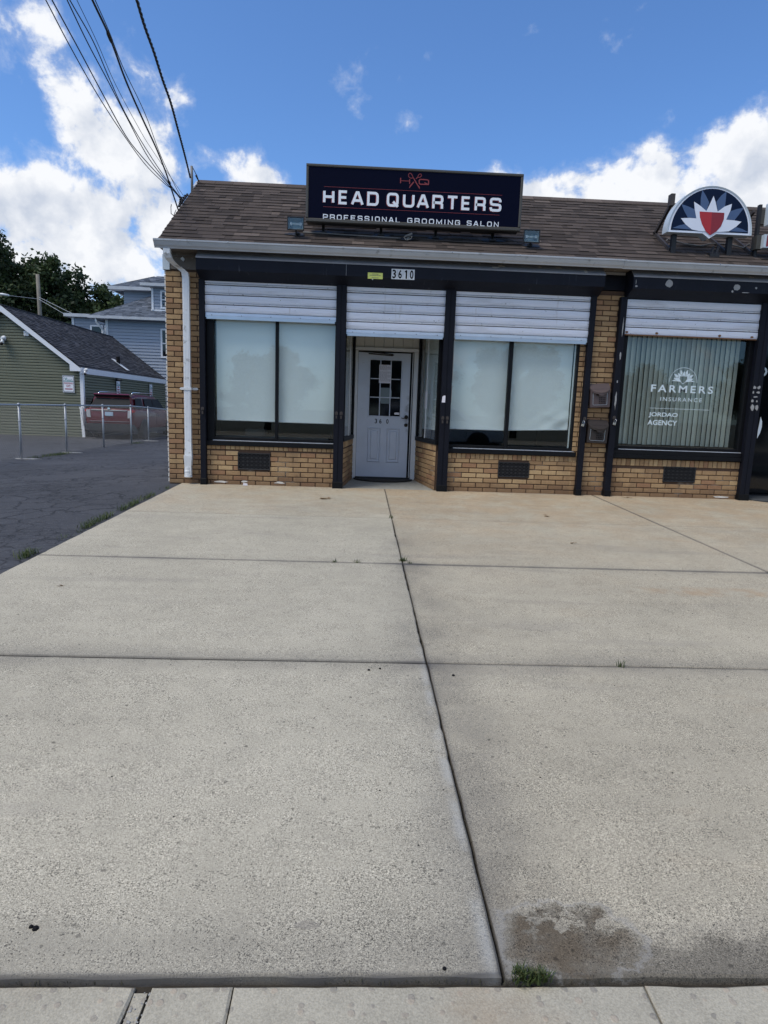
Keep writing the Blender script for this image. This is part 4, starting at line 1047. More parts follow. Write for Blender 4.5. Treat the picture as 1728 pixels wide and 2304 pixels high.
# side lights of the recess
def sidelight(p0, p1, nx, lab):
    u = Vector((p1[0] - p0[0], p1[1] - p0[1], 0)); L = u.length; u.normalize(); nr = Vector((nx * abs(u.y), -nx * u.x * (1 if nx > 0 else 1), 0)).normalized()
    nr = Vector((u.y, -u.x, 0)); nr = nr if nr.x * nx > 0 else -nr
    def T(a, d, z): q = Vector((p0[0], p0[1], 0)) + u * a + nr * d; return (q.x, q.y, z)
    b = MB(); b.box(-.02, L, -.05, .022, .695, .76, T=T); b.box(.0, .06, -.05, .015, .76, 2.72, T=T); b.box(L - .05, L, -.05, .015, .76, 2.72, T=T); o = b.obj('side_window', m_navyf, shop, label=lab)
    p = MB(); p.box(.06, L - .05, -.012, -.006, .76, 2.72, T=T); p.obj('pane', m_glass, o)
    c = MB(); c.box(.16, L - .10, -.075, -.07, .90, 2.72, T=T); c.obj('blind', m_blind, o)
    f = MB(); f.box(L * .55, L * .55 + .02, -.004, .006, .76, 2.72, T=T); f.obj('glazing_bar', m_white, o)
    d_ = MB(); d_.box(.16, L, -.13, -.12, .6, 2.75, T=T); d_.obj('interior_wall', m_black, o)
    return T
TL = sidelight((-.259, .02), (-.128, 1.19), 1, 'narrow side window left of the door')
TR = sidelight((1.152, .02), (.945, 1.19), -1, 'narrow side window right of the door with a paper sign')
b = MB(); b.box(.62, .76, -.004, -.002, 1.23, 1.50, T=TR); st = loose(b, 'paper_sign', m_paper, tuple(TR(.69, -.003, 1.23)), 'narrow printed paper on the side window right of the door', 'notice')
# doormat
b = MB(); pts = arc(0, 0, 1, 180, 360, 20); b.prism([(.40 + p[0] * .50, 1.16 + p[1] * .42) for p in pts], .016, .034, 'z'); loose(b, 'doormat', m_rubber, (.4, 1.0, .01), 'black half-round rubber mat before the white door', 'doormat')

# --- right hand entrance (dark glass door of the neighbour)
rn = MB(); rn.box(6.02, 9.0, .62, .70, .0, 2.93); rn.obj('neighbour_door', m_darkpane, shop)
rn = MB(); rn.box(6.015, 6.06, .55, .62, .0, 2.93); rn.box(5.93, 6.01, .0, .60, .0, 2.93); rn.obj('neighbour_door_frame', m_navyf, shop)
rn = MB(); rn.box(6.01, 9.0, .0, .62, -.02, .0); rn.obj('entrance_floor', m_steel_k, shop)
C = at(1712, 836, .61); C2 = at(1727, 836, .61); text('lettering', 'O', 2 * C[0] - C2[0], C2[0], C[2] - .085, C[2] + .085, .612, m_decal, shop, .01)
P = at(1704, 976, .0)
b = MB(); q = at(1705, 971, -.12); b.prism([(q[0], q[2] - .10), (q[0] + .035, q[2] - .02), (q[0] + .05, q[2] + .07), (q[0] + .045, q[2] + .15), (q[0] + .015, q[2] + .22), (q[0] + .0, q[2] + .02)], -.125, -.119, 'y'); b.obj('sticker_remains', m_cab, t5)
for (px, py, w, h) in ((1698, 872, 7, 7), (1708, 872, 7, 7), (1706, 883, 8, 5), (1695, 883, 4, 6), (1700, 893, 10, 3), (1693, 902, 6, 7), (1703, 903, 4, 5), (1693, 917, 9, 14), (1703, 917, 7, 12)):
    q = at(px, py, -.112); b = MB(); b.prism(blob(q[0], q[2], w * .0033, h * .0033, 10, .25), -.1125, -.1095, 'y'); b.obj('sticker_remains', m_chip, t5)
b = MB(); q = at(1712, 1108, .0); b.prism([(6.02, -.55), (8.2, -.60), (8.2, .0), (6.02, .0)], -.004, .018, 'z'); 
b = MB(); b.prism([(6.03, -.02), (6.2, -.24), (7.2, -.24), (7.2, .40), (6.03, .40)], .001, .020, 'z'); loose(b, 'doormat', simple('grey_mat', (.05, .055, .06), .9, var=.3, scale=12), (6.6, .1, 0), 'grey rubber mat at the far right dark doorway', 'doormat')

# --- brick vents (three)
def vent(x0, x1, z0, z1, lab):
    b = MB(); w = .016
    b.bbox(x0, x1, -.022, .0, z1 - w, z1, .004); b.bbox(x0, x1, -.022, .0, z0, z0 + w, .004); b.bbox(x0, x0 + w, -.0215, .0, z0 + w, z1 - w, .004); b.bbox(x1 - w, x1, -.0215, .0, z0 + w, z1 - w, .004)
    o = b.obj('air_vent', m_gravel, shop, label=lab)
    k = MB(); k.face([(x0, .002, z0), (x1, .002, z0), (x1, .002, z1), (x0, .002, z1)]); k.obj('vent_back', m_black, o, fix=False)
    gm = MB(); nx = 7; nz = 4; cw = (x1 - x0 - 2 * w) / nx; chh = (z1 - z0 - 2 * w) / nz
    for i in range(nx + 1):
        x = x0 + w + i * cw; stroke(gm, [(x, z0 + w), (x, z1 - w)], .006, -.014)
    for j in range(nz + 1):
        z = z0 + w + j * chh; stroke(gm, [(x0 + w, z), (x1 - w, z)], .006, -.0145)
    for i in range(nx):
        for j in range(nz):
            a, c = x0 + w + i * cw, z0 + w + j * chh
            stroke(gm, [(a, c), (a + cw, c + chh)], .005, -.0135); stroke(gm, [(a + cw, c), (a, c + chh)], .005, -.013)
    gm.obj('grille', simple('vent_grille_black', (.02, .02, .023), .5), o, fix=False)
vent(-1.822, -1.338, .228, .482, 'black cast grille low under the left salon window')
vent(2.108, 2.590, .237, .468, 'black cast grille low under the right salon window')
vent(4.672, 5.178, .240, .478, 'black cast grille low under the insurance window')

# --- number plates and yellow sticker on the hood
b = MB(); nb_ = thing('house_number', (.53, -.305, 3.0), 'house number 3610 on four white plates on the shutter hood', 'house number')
for i, ch in enumerate('3610'):
    x0 = .372 + i * .0815; b = MB(); b.box(x0, x0 + .0795, -.3065, -.3015, 2.998, 3.135); b.obj('number_plate', m_plate, nb_, fix=True)
    a, c = (.014, .064) if ch != '1' else (.020, .054)
    if ch != '1': text('digit', ch, x0 + a, x0 + c, 3.008, 3.125, -.3072, m_black, nb_, .028)
    else: b = MB(); b.face([(x0 + p[0], -.3072, p[1]) for p in ((.036, 3.008), (.056, 3.008), (.056, 3.125), (.044, 3.125), (.022, 3.108), (.022, 3.092), (.036, 3.096))]); b.obj('digit', m_black, nb_, fix=False)
b = MB(); b.prism([(.042, 2.99), (.251, 2.99), (.251, 3.072), (.042, 3.072)], -.3055, -.3015, 'y'); ys = loose(b, 'sticker', m_yellow, (.147, -.303, 2.99), 'yellow maintenance sticker left of the house number', 'sticker')
pl = MB()
for (a, c, z, h) in ((.105, .19, 3.050, .009), (.068, .225, 3.032, .008), (.098, .195, 3.000, .008)):
    x = a
    while x < c: w = rnd(.006, .014); pl.face([(x - .147, -.0029, z - 2.99), (min(x + w, c) - .147, -.0029, z - 2.99), (min(x + w, c) - .147, -.0029, z - 2.99 + h), (x - .147, -.0029, z - 2.99 + h)]); x += w + .003
pl.obj('print_lines', m_print, ys, local=True, fix=False)

# ------------------------------------------------------------------ half-round emblem shapes (sign and window decal)
def E2(px, py):
    bx, by = 892.5, 722.5; A = np.array([[1095 / 1.242, 68 / .637], [45 / 1.242, -612 / .637]]); return tuple(np.linalg.solve(A, np.array([px - bx, py - by])))
WHT = [(665, 680), (585, 615), (525, 535), (640, 530), (725, 535), (705, 420), (697, 320), (780, 375), (855, 440), (900, 350), (948, 245), (975, 330), (1000, 447), (1090, 380), (1185, 345), (1165, 430), (1110, 550), (1210, 558), (1308, 575), (1240, 640), (1145, 702)]
BLU = [[(415, 662), (500, 628), (578, 610), (660, 680)], [(535, 352), (620, 380), (705, 418), (725, 530), (615, 525), (570, 440)], [(805, 168), (855, 250), (892, 330), (855, 440), (780, 372), (785, 270)],
       [(1115, 185), (1105, 290), (1095, 385), (1005, 445), (985, 320), (1050, 235)], [(1340, 395), (1270, 490), (1220, 553), (1110, 548), (1165, 440), (1250, 410)], [(1400, 710), (1320, 670), (1240, 645), (1145, 700)]]
SHD = [(765, 447), (925, 455), (903, 755), (845, 705), (795, 610), (770, 520)]
SHD2 = [(925, 455), (1085, 462), (1078, 545), (1040, 640), (980, 705), (903, 755)]
WHT = [E2(*p) for p in WHT]; BLU = [[E2(*p) for p in q] for q in BLU]; SHD = [E2(*p) for p in SHD]; SHD2 = [E2(*p) for p in SHD2]
FX, FZ, FY = 4.930, 3.858, -.10
half = [(.62 * math.cos(t), .630 * math.sin(t)) for t in np.linspace(0, math.pi, 40)]
vee = [(-.62, -.012), (-.10, -.012), (-.045, -.048), (0, -.078), (.045, -.048), (.10, -.012), (.62, -.012)]
fs = thing('roof_sign', (FX, FY, FZ - .3), 'half-round sign with a white sunburst and red shield on brown steel posts', 'sign')
def fpoly(pts, y, m, name, t=.004): b = MB(); b.prism([(FX + p[0], FZ + p[1]) for p in pts], y - t, y, 'y'); return b.obj(name, m, fs)
b = MB(); b.prism([(FX + p[0], FZ + p[1]) for p in half + vee], FY, FY + .15, 'y'); b.obj('cabinet', m_cab, fs)
rim = MB(); oo = [(FX + p[0], FZ + p[1]) for p in half + vee]; ii = [(FX + p[0] * .965, FZ + .003 + p[1] * .965) for p in half + vee]
k = len(oo)
for j in range(k):
    j2 = (j + 1) % k; rim.face([(oo[j][0], FY - .012, oo[j][1]), (oo[j2][0], FY - .012, oo[j2][1]), (ii[j2][0], FY - .006, ii[j2][1]), (ii[j][0], FY - .006, ii[j][1])]); rim.face([(oo[j][0], FY - .012, oo[j][1]), (oo[j2][0], FY - .012, oo[j2][1]), (oo[j2][0], FY, oo[j2][1]), (oo[j][0], FY, oo[j][1])])
rim.obj('rim', m_cab, fs)
fpoly([(p[0] * .962, .003 + p[1] * .962) for p in half + vee], FY - .0015, m_fwhite, 'face', .002)
fpoly([(p[0] * .915, .018 + p[1] * .915) for p in half] , FY - .004, m_fnavy, 'navy_field', .002)
for q in BLU: fpoly(q, FY - .0065, m_fblue, 'blue_ray', .002)
fpoly(WHT[:1] + WHT[1:] + [(.15, .018), (-.15, .018)], FY - .009, m_fwhite, 'white_rays', .002)
fpoly(SHD, FY - .0115, m_fred, 'shield_half', .002); fpoly(SHD2, FY - .0115, m_fred2, 'shield_half', .002, )
def bar(b, p, q, w=.022, d=.022):
    p, q = Vector(p), Vector(q); dd = (q - p).normalized(); u = dd.cross(Vector((0, 1, 0)))
    if u.length < .2: u = dd.cross(Vector((1, 0, 0)))
    u.normalize(); v = dd.cross(u).normalized(); i = len(b.v)
    for e in (p, q):
        for a, c in ((-1, -1), (1, -1), (1, 1), (-1, 1)): b.v.append(tuple(e + u * a * w + v * c * d))
    for f in ((0, 1, 2, 3), (7, 6, 5, 4), (0, 4, 5, 1), (1, 5, 6, 2), (2, 6, 7, 3), (3, 7, 4, 0)): b.f.append(tuple(i + z for z in f)); b.m.append(0); b.t.append(.5)
def rz(y): return E0[1] + (y - E0[0]) * RS
for x in (4.475, 5.305):
    b = MB(); bar(b, (x, .02, rz(.02) - .02), (x, .02, 4.05), .034, .03); b.obj('post', m_steel_k, fs)
    b = MB(); bar(b, (x - .03, .03, rz(.03) + .03), (x - .03, .63, rz(.63) + .03), .018, .026); b.obj('brace', m_steel, fs)
    b = MB(); bar(b, (x - .03, .60, rz(.60) + .03), (x - .03, .10, 4.33), .018, .024); b.obj('brace', m_steel, fs)
b = MB(); b.box(4.40, 4.46, .06, .16, 4.26, 4.42); b.obj('bracket', m_steel, fs)
b = MB(); pts = [(4.50, .30, rz(.3) + .05), (4.54, .34, rz(.34) + .06), (4.75, .25, rz(.25) + .04), (4.98, .22, rz(.22) + .03), (5.2, .30, rz(.3) + .04), (5.45, .32, rz(.32) + .04), (5.62, .18, rz(.18) + .05), (5.70, .16, rz(.16) + .12)]; b.tube(pts, .012, 8)
loose(b, 'conduit', m_conduit, pts[0], 'flexible grey cable looping across the roof under the half-round sign', 'cable', smooth=True)
b = MB(); bar(b, (5.02, -.06, rz(-.06) + .02), (5.06, -.02, rz(-.02) + .12), .014, .012); bar(b, (5.08, -.06, rz(-.06) + .02), (5.13, -.03, rz(-.03) + .13), .014, .012); b.box(4.98, 5.12, -.10, .0, rz(-.1) - .0, rz(-.05) + .03); loose(b, 'roof_bracket', m_steel_k, (5.05, -.05, rz(-.05)), 'small black hinge bracket on the shingles below the half-round sign', 'bracket')
# stacked sign at the right edge
ss = thing('roof_sign', (6.4, -.05, 3.6), 'stacked light boxes on a black post at the right edge of the roof', 'sign')
b = MB(); bar(b, (5.69, .0, rz(0) - .02), (5.69, .0, 4.30), .020, .03); b.obj('post', m_steel_k, ss)
b = MB(); bar(b, (5.66, .02, rz(.02) + .03), (5.66, .63, rz(.63) + .03), .018, .026); b.obj('brace', m_steel, ss)
b = MB(); bar(b, (5.66, .60, rz(.60) + .03), (5.66, .08, 4.24), .018, .024); b.obj('brace', m_steel, ss)
b = MB(); b.box(5.71, 7.2, -.03, .05, 4.035, 4.235); b.obj('channel', m_tin, ss)
b = MB(); b.box(5.65, 5.735, -.09, .04, 3.675, 3.865); b.obj('channel', m_tin, ss)
b = MB(); b.box(5.76, 7.3, -.18, -.032, 4.00, 4.30); b.obj('light_box', m_cab, ss)
b = MB(); b.box(5.715, 7.3, -.16, -.005, 3.68, 3.86); b.obj('light_box', m_cab, ss)
text('letter', 'N', 5.752, 5.90, 3.695, 3.848, -.162, m_signred, ss, .03)

# ------------------------------------------------------------------ main salon sign
SY = -.085
hs = thing('roof_sign', (.67, .05, 3.7), 'wide navy HEAD QUARTERS box sign with white letters on the shop roof', 'sign')
X0, X1, Z0, Z1 = -.853, 2.197, 3.762, 4.528
b = MB(); b.box(X0 + .01, X1 - .01, SY + .008, SY + .235, Z0 + .02, Z1 - .004); b.obj('cabinet', m_tin, hs)
fr = MB(); w = .036; wb2 = .055
fr.bbox(X0, X1, SY - .008, SY + .012, Z1 - w, Z1, .008); fr.bbox(X0, X0 + w, SY - .0075, SY + .012, Z0 + wb2, Z1 - w, .008); fr.bbox(X1 - w, X1, SY - .0075, SY + .012, Z0 + wb2, Z1 - w, .008); fr.bbox(X0, X1, SY - .008, SY + .012, Z0, Z0 + wb2, .012)
fr.obj('frame', m_tin, hs)
b = MB(); b.box(X0 + w, X1 - w, SY + .002, SY + .007, Z0 + wb2, Z1 - w); b.obj('face', m_signblue, hs)
# square stroke alphabet, unit box 1 x 1
def rr(x0, y0, x1, y1, r=.22, ry=None):
    ry = ry or r; P = []
    for (cx_, cy_, a) in ((x1 - r, y1 - ry, 0), (x0 + r, y1 - ry, 90), (x0 + r, y0 + ry, 180), (x1 - r, y0 + ry, 270)):
        for i in range(5): t = rad(a + 90 * i / 4); P.append((cx_ + r * math.cos(t), cy_ + ry * math.sin(t)))
    return P
def glyph(c):
    q = lambda *a: list(a)
    if c == 'H': return [(0, q((0, 0), (0, 1))), (0, q((1, 0), (1, 1))), (0, q((0, .5), (1, .5)))]
    if c == 'E': return [(0, q((1, 1), (0, 1), (0, 0), (1, 0))), (0, q((0, .5), (.92, .5)))]
    if c == 'A': return [(0, q((-.03, -.06), (.42, .98), (.58, .98), (1.03, -.06))), (0, q((.18, .28), (.82, .28)))]
    if c == 'D': return [(1, q((0, 0), (0, 1)) + rr(0, 0, 1, 1, .28)[4::-1] + rr(0, 0, 1, 1, .28)[19:14:-1])]
    if c == 'Q': return [(1, rr(0, 0, 1, 1, .26)), (0, q((.55, .34), (1.06, -.10)))]
    if c == 'O': return [(1, rr(0, 0, 1, 1, .26))]
    if c == 'U': R_ = rr(0, 0, 1, 1, .26); return [(0, q((0, 1)) + R_[10:20] + q((1, 1)))]
    if c == 'R': return [(0, q((0, -.08), (0, 1), (.75, 1), (.93, .95), (1, .80), (1, .62), (.93, .48), (.75, .43), (0, .43))), (0, q((.55, .43), (.9, .40), (1, .26), (1, -.08)))]
    if c == 'P': return [(0, q((0, -.08), (0, 1), (.75, 1), (.93, .95), (1, .80), (1, .60), (.93, .44), (.75, .40), (0, .40)))]
    if c == 'T': return [(0, q((0, 1), (1, 1))), (0, q((.5, 1), (.5, -.08)))]
    if c == 'S': return [(0, q((.98, .74), (.98, .85), (.90, .97), (.74, 1), (.22, 1), (.06, .96), (0, .85), (0, .66), (.06, .55), (.22, .51), (.78, .49), (.94, .45), (1, .34), (1, .16), (.94, .04), (.78, 0), (.22, 0), (.06, .04), (.0, .16), (0, .26)))]
    if c == 'F': return [(0, q((1, 1), (0, 1), (0, -.08))), (0, q((0, .46), (.88, .46)))]
    if c == 'I': return [(0, q((.5, -.08), (.5, 1.08)))]
    if c == 'N': return [(0, q((0, -.08), (0, 1.0), (1, 0), (1, 1.08)))]
    if c == 'L': return [(0, q((0, 1.08), (0, 0), (1, 0)))]
    if c == 'M': return [(0, q((0, -.08), (0, 1.0), (.5, .12), (1, 1.0), (1, -.08)))]
    if c == 'G': return [(0, q((.98, .76), (.95, .93), (.78, 1), (.22, 1), (.05, .93), (0, .78), (0, .22), (.05, .07), (.22, 0), (.78, 0), (.95, .07), (1, .22), (1, .50), (.52, .50)))]
    return []
def letter(c, x0, x1, z0, z1, w, y, m, par, name='letter', dx=0, dz=0):
    b = MB(); h = w / 2
    fx = lambda p: (x0 + h + dx + p[0] * (x1 - x0 - w), z0 + h + dz + p[1] * (z1 - z0 - w))
    for i, (cl_, P) in enumerate(glyph(c)):
        if c == 'D': stroke(b, P, w, y - i * .0004, True, 0, fx)
        else: stroke(b, P, w, y - i * .0004, bool(cl_), 0, fx)
    return b.obj(name, m, par, fix=False)
U = lambda px: X0 + (px - 180) * (X1 - X0) / 1272.0
HD = [('H', 280, 346), ('E', 370, 425), ('A', 445, 516), ('D', 537, 605), ('Q', 652, 722), ('U', 747, 815), ('A', 830, 900), ('R', 920, 985), ('T', 1004, 1074), ('E', 1092, 1147), ('R', 1171, 1236), ('S', 1260, 1330)]
for c, a, e in HD:
    letter(c, U(a), U(e), 4.012, 4.196, .038, SY - .0005, m_signred, hs, 'letter_shadow', -.008, -.006)
    letter(c, U(a), U(e), 4.012, 4.196, .034, SY - .0045, m_signwhite, hs)
def spread(txt, a, e, z0, z1, w, gap=.42):
    wd = {'I': .30, 'M': 1.15}; tot = sum(wd.get(c, 1) for c in txt) + gap * (len(txt) - 1); s_ = (e - a) / tot; x = a
    for c in txt:
        ww = wd.get(c, 1) * s_; letter(c, x, x + ww, z0, z1, w, SY - .0015, m_signwhite, hs); x += ww + gap * s_
spread('PROFESSIONAL', U(281), U(737), 3.803, 3.874, .0125)
spread('GROOMING', U(777), U(1090), 3.805, 3.876, .0125); spread('SALON', U(1130), U(1320), 3.807, 3.878, .0125)
b = MB(); stroke(b, [(U(284), 4.236), (U(1331), 4.234)], .0042, SY - .001); stroke(b, [(U(281), 3.971), (U(1322), 3.969)], .0042, SY - .001); b.obj('rule_line', m_signred, hs, fix=False)
# scissors emblem between H and Q
def em(px, py):   # zoomed crop of the emblem -> sign face
    q = at(880 + px / 15.08, 380 + py / 15.08, SY); return (q[0], q[2])
b = MB()
stroke(b, [em(325, 305), em(320, 485)], .014, SY - .001); stroke(b, [em(630, 345), em(628, 515)], .012, SY - .001); stroke(b, [em(345, 402), em(610, 414)], .008, SY - .0014)
stroke(b, [em(*p) for p in ((985, 355), (1230, 372), (1270, 400), (1272, 500), (1240, 530), (990, 520), (955, 495), (950, 400))], .014, SY - .001, True); stroke(b, [em(1130, 468), em(1280, 540)], .012, SY - .0016)
stroke(b, [em(*p) for p in ((740, 265), (700, 190), (665, 148), (625, 145), (592, 185), (592, 245), (620, 295), (680, 318), (745, 305))], .008, SY - .001, True)
stroke(b, [em(*p) for p in ((905, 265), (935, 200), (975, 172), (1015, 180), (1032, 220), (1010, 265), (965, 288), (900, 288))], .008, SY - .001, True)
b.face([(p[0], SY - .002, p[1]) for p in (em(735, 285), em(770, 300), em(905, 530), em(975, 620), em(965, 690), em(800, 420))]); b.face([(p[0], SY - .0012, p[1]) for p in (em(895, 270), em(915, 290), em(850, 350), em(835, 330))]); b.face([(p[0], SY - .0012, p[1]) for p in (em(765, 425), em(785, 455), em(625, 655), em(608, 640), em(640, 560))])
b.obj('scissors_emblem', m_signred, hs, fix=False)
for x in (-.616, .217, 1.011, 1.845):
    b = MB(); yy = .145
    b.box(x - .020, x - .012, yy - .02, yy + .02, rz(yy) - .01, Z0 + .04); b.box(x + .012, x + .020, yy - .02, yy + .02, rz(yy) - .01, Z0 + .04); b.box(x - .02, x + .02, yy + .012, yy + .02, rz(yy) - .01, Z0 + .04)
    for k in range(6): zz = rz(yy) + .008 + k * .018; b.box(x - .0115, x + .0115, yy - .012, yy - .006, zz, zz + .006)
    b.box(x - .05, x + .05, yy - .06, yy + .06, rz(yy) - .012, rz(yy) + .006)
    b.obj('strut', m_steel_k, hs)
# tar smears under the feet
for (x, y, a, c) in ((-.62, .12, .12, .05), (.22, .10, .12, .05), (1.0, .10, .10, .05), (1.85, .11, .14, .05), (-1.0, .03, .13, .05), (2.40, .01, .13, .05), (.62, .02, .14, .04), (1.4, .02, .22, .03), (-.3, .06, .2, .03)):
    tz = MB(); pts = blob(0, 0, a, c, 16, .35); tz.face([RT(x + p[0], (y - E0[0]) * Ls + p[1] * Ls, .017) for p in pts]); tz.obj('roof_tar', m_tar, shop, fix=False)
# conduits and wires at the foot of the sign
b = MB(); pts = [(-.90, .06, rz(.06) + .03), (-.754, .075, rz(.075) + .025), (-.34, .065, rz(.065) + .02), (.235, .045, rz(.045) + .02), (.50, .03, rz(.03) + .02)]; b.tube(pts, .011, 8)
loose(b, 'conduit', m_conduit, pts[0], 'thin grey conduit on the roof from the left floodlight to the sign middle', 'conduit', smooth=True)
b = MB(); pts = [(.68, .03, rz(.03) + .02), (1.1, .015, rz(.015) + .02), (1.77, .0, rz(0) + .02), (2.24, .01, rz(.01) + .02)]; b.tube(pts, .010, 8)
loose(b, 'conduit', m_steel, pts[0], 'darker conduit on the roof from the sign middle to the right floodlight', 'conduit', smooth=True)
b = MB(); b.lathe([(.0, 0), (.03, .0), (.03, .05), (.0, .05)], (.60, .03, rz(.03)), 'z', 10); bar(b, (.56, .0, rz(0) + .06), (.66, -.02, rz(0) + .10), .012, .012); b.tube([(.62, 0, rz(0) + .07), (.66, -.03, rz(0) + .06), (.64, -.05, rz(0) + .02), (.58, -.04, rz(0) + .0)], .006, 6); b.tube([(.60, -.02, rz(0) + .07), (.54, -.04, rz(0) + .04), (.57, -.06, rz(0) + .0)], .006, 6)
loose(b, 'junction_box', m_conduit, (.60, .03, rz(.03)), 'tangled wiring box on the shingles below the middle of the navy sign', 'junction box', smooth=False)
b = MB(); pts = [(1.20, .20, rz(.2) + .06), (1.3, .16, rz(.16) + .02), (1.5, .10, rz(.1) + .015), (1.8, .09, rz(.09) + .02), (2.05, .12, rz(.12) + .05), (2.2, .05, rz(.05) + .03), (2.3, .03, rz(.03) + .03)]; b.tube(pts, .004, 5)
loose(b, 'roof_wire', m_cable, pts[0], 'thin loose black wire drooping to the right floodlight', 'wire')

# ------------------------------------------------------------------ floodlights
def flood(x, z, foot, lab, g):
    t = thing('floodlight', foot, lab, 'floodlight', g)
    hw, hh, y = .118, .092, -.16
    b = MB(); b.bbox(x - hw, x + hw, y, y + .02, z + hh - .016, z + hh, .004); b.bbox(x - hw, x + hw, y, y + .02, z - hh, z - hh + .016, .004); b.bbox(x - hw, x - hw + .014, y + .0005, y + .02, z - hh + .016, z + hh - .016, .004); b.bbox(x + hw - .014, x + hw, y + .0005, y + .02, z - hh + .016, z + hh - .016, .004)
    b.obj('frame', m_steel_k, t)
    b = MB(); P = [(x - hw + .004, y + .02, z - hh + .004), (x + hw - .004, y + .02, z - hh + .004), (x + hw - .004, y + .02, z + hh - .004), (x - hw + .004, y + .02, z + hh - .004)]; Q = [(x + (p[0] - x) * .6, y + .10, z + (p[2] - z) * .5) for p in P]
    for i in range(4): b.face([P[i], P[(i + 1) % 4], Q[(i + 1) % 4], Q[i]])
    b.face(Q); b.obj('housing', m_steel_k, t, fix=False)
    b = MB(); s_ = .9; P2 = [(x + (p[0] - x) * s_, y + .021, z + (p[2] - z) * s_) for p in P]; Q2 = [(x + (p[0] - x) * .55, y + .085, z + (p[2] - z) * .4) for p in P]
    for i in range(4): b.face([P2[i], P2[(i + 1) % 4], Q2[(i + 1) % 4], Q2[i]], 0)
    b.face(Q2); b.obj('reflector', m_refl, t, fix=False)
    b = MB(); b.tube([(x - .05, y + .045, z), (x + .05, y + .045, z)], .006, 8); b.obj('bulb', m_cwhite, t)
    for sx in (-1, 1): b = MB(); b.box(x + sx * .068 - .014, x + sx * .068 + .014, y + .03, y + .06, z - .02, z + .02); b.obj('bulb_holder', m_gutter, t)
    b = MB(); b.box(x - hw + .012, x + hw - .012, y + .008, y + .012, z - hh + .014, z + hh - .014); b.obj('glass', m_glass, t)
    b = MB(); b.tube([(x, y + .05, z - hh * .7), (x + .005, y + .07, z - hh - .03), (foot[0], foot[1], foot[2] + .02)], .012, 8); b.lathe([(.0, .0), (.045, .0), (.045, .025), (.02, .045), (.0, .05)], tuple(foot), 'z', 12); b.obj('bracket', m_steel_k, t)
    return t
flood(-.985, 3.715, (-.975, .02, rz(.02)), 'floodlight on the shingles left of the navy sign', 'floodlights beside the navy sign')
flood(2.350, 3.690, (2.372, .01, rz(.01)), 'floodlight on the shingles right of the navy sign', 'floodlights beside the navy sign')

# ------------------------------------------------------------------ mailboxes
def mailbox(cx, z0, rot, w, h, m, lab):
    t = thing('mailbox', (cx, -.03, z0), lab, 'mailbox', rot=(0, rad(rot), 0)); hw = w / 2
    b = MB(); b.prism([(-.025, .0), (-.085, .012), (-.095, h * .80), (-.03, h), (.0, h), (.0, .0)], -hw, hw, 'x'); b.obj('body', m, t, local=True)
    # rounded flap hinged at the wall, bulging forward
    def f(u, v):
        a = math.pi * (u); x = -math.cos(a) * (hw + .010); yy = -.05 - .095 * math.sin(a); zz = h * .90 - .090 * math.sin(a)
        top = (x * .98, -.005, h * 1.03); return tuple(top[i] * (1 - v) + (x, yy, zz)[i] * v for i in range(3))
    b = MB(); b.grid(f, 20, 5)
    for i in range(20):
        a0, a1 = f(i / 20, 1), f((i + 1) / 20, 1); b.face([a0, a1, (a1[0], a1[1] + .004, a1[2] - .026), (a0[0], a0[1] + .004, a0[2] - .026)])
    b.obj('lid', m, t, smooth=False, local=True, fix=False)
    b = MB(); p = [(.045 * math.cos(rad(a)), h * .90 - .112 + .024 * math.sin(rad(a))) for a in range(180, 361, 20)]; b.prism(p, -.146, -.138, 'y'); b.obj('tab', m, t, local=True)
    b = MB(); s_ = .013
    for i in range(4):
        for j in range(4): x, z = -.012 + i * .026, h * .20 + j * .026; b.lathe([(.0, -.0995), (.0065, -.0985), (.0075, -.094)], (x, 0, z), 'y', 8)
    b.obj('hole', m_black, t, local=True)
    b = MB(); b.tube([(-hw + .035, -.094, h * .62), (-hw + .035, -.090, .055), (-hw + .045, -.088, .045), (hw - .055, -.088, .045), (hw - .045, -.09, .055), (hw - .045, -.094, h * .62)], .0028, 6); b.obj('rod', m_bar, t, local=True)
    b = MB()
    for k, x in enumerate((-.055, -.035, -.012, .010, .032, .055)): b.box(x - .006, x + .006, -.0995, -.096, h * .53, h * .60)
    b.obj('embossed_lettering', m_black, t, local=True)
mailbox(3.560, 1.325, -3.5, .290, .350, m_mailbox, 'upper mauve-brown mailbox hanging askew on the brick pier')
mailbox(3.556, .795, 1.5, .300, .345, m_mailbox2, 'lower dark brown mailbox on the brick pier')
def padlock(x, y, z, rot, lab):
    t = thing('padlock', (x, y, z), lab, 'padlock', 'open padlocks by the mailboxes', rot=(0, rad(rot), 0))
    b = MB(); b.bbox(-.020, .020, -.010, .010, -.060, -.025, .003); b.obj('body', m_brass, t, local=True)
    b = MB(); b.tube([(.012, 0, -.026), (.012, 0, .015)] + [(.012 * math.cos(rad(a)), 0, .015 + .012 * math.sin(rad(a))) for a in range(20, 181, 20)] + [(-.012, 0, -.012)], .0035, 7); b.obj('shackle', m_chrome, t, local=True)
q = at(1312, 958, -.118); padlock(q[0], -.125, q[2] + .05, 12, 'open padlock hanging on the thin post left of the lower mailbox')
q = at(1385, 955, -.118); padlock(q[0] - .01, -.125, q[2] + .05, 16, 'open padlock hanging on the post right of the lower mailbox')
latch(3.345, 1.155, t3); latch(3.79, 1.185, t4)

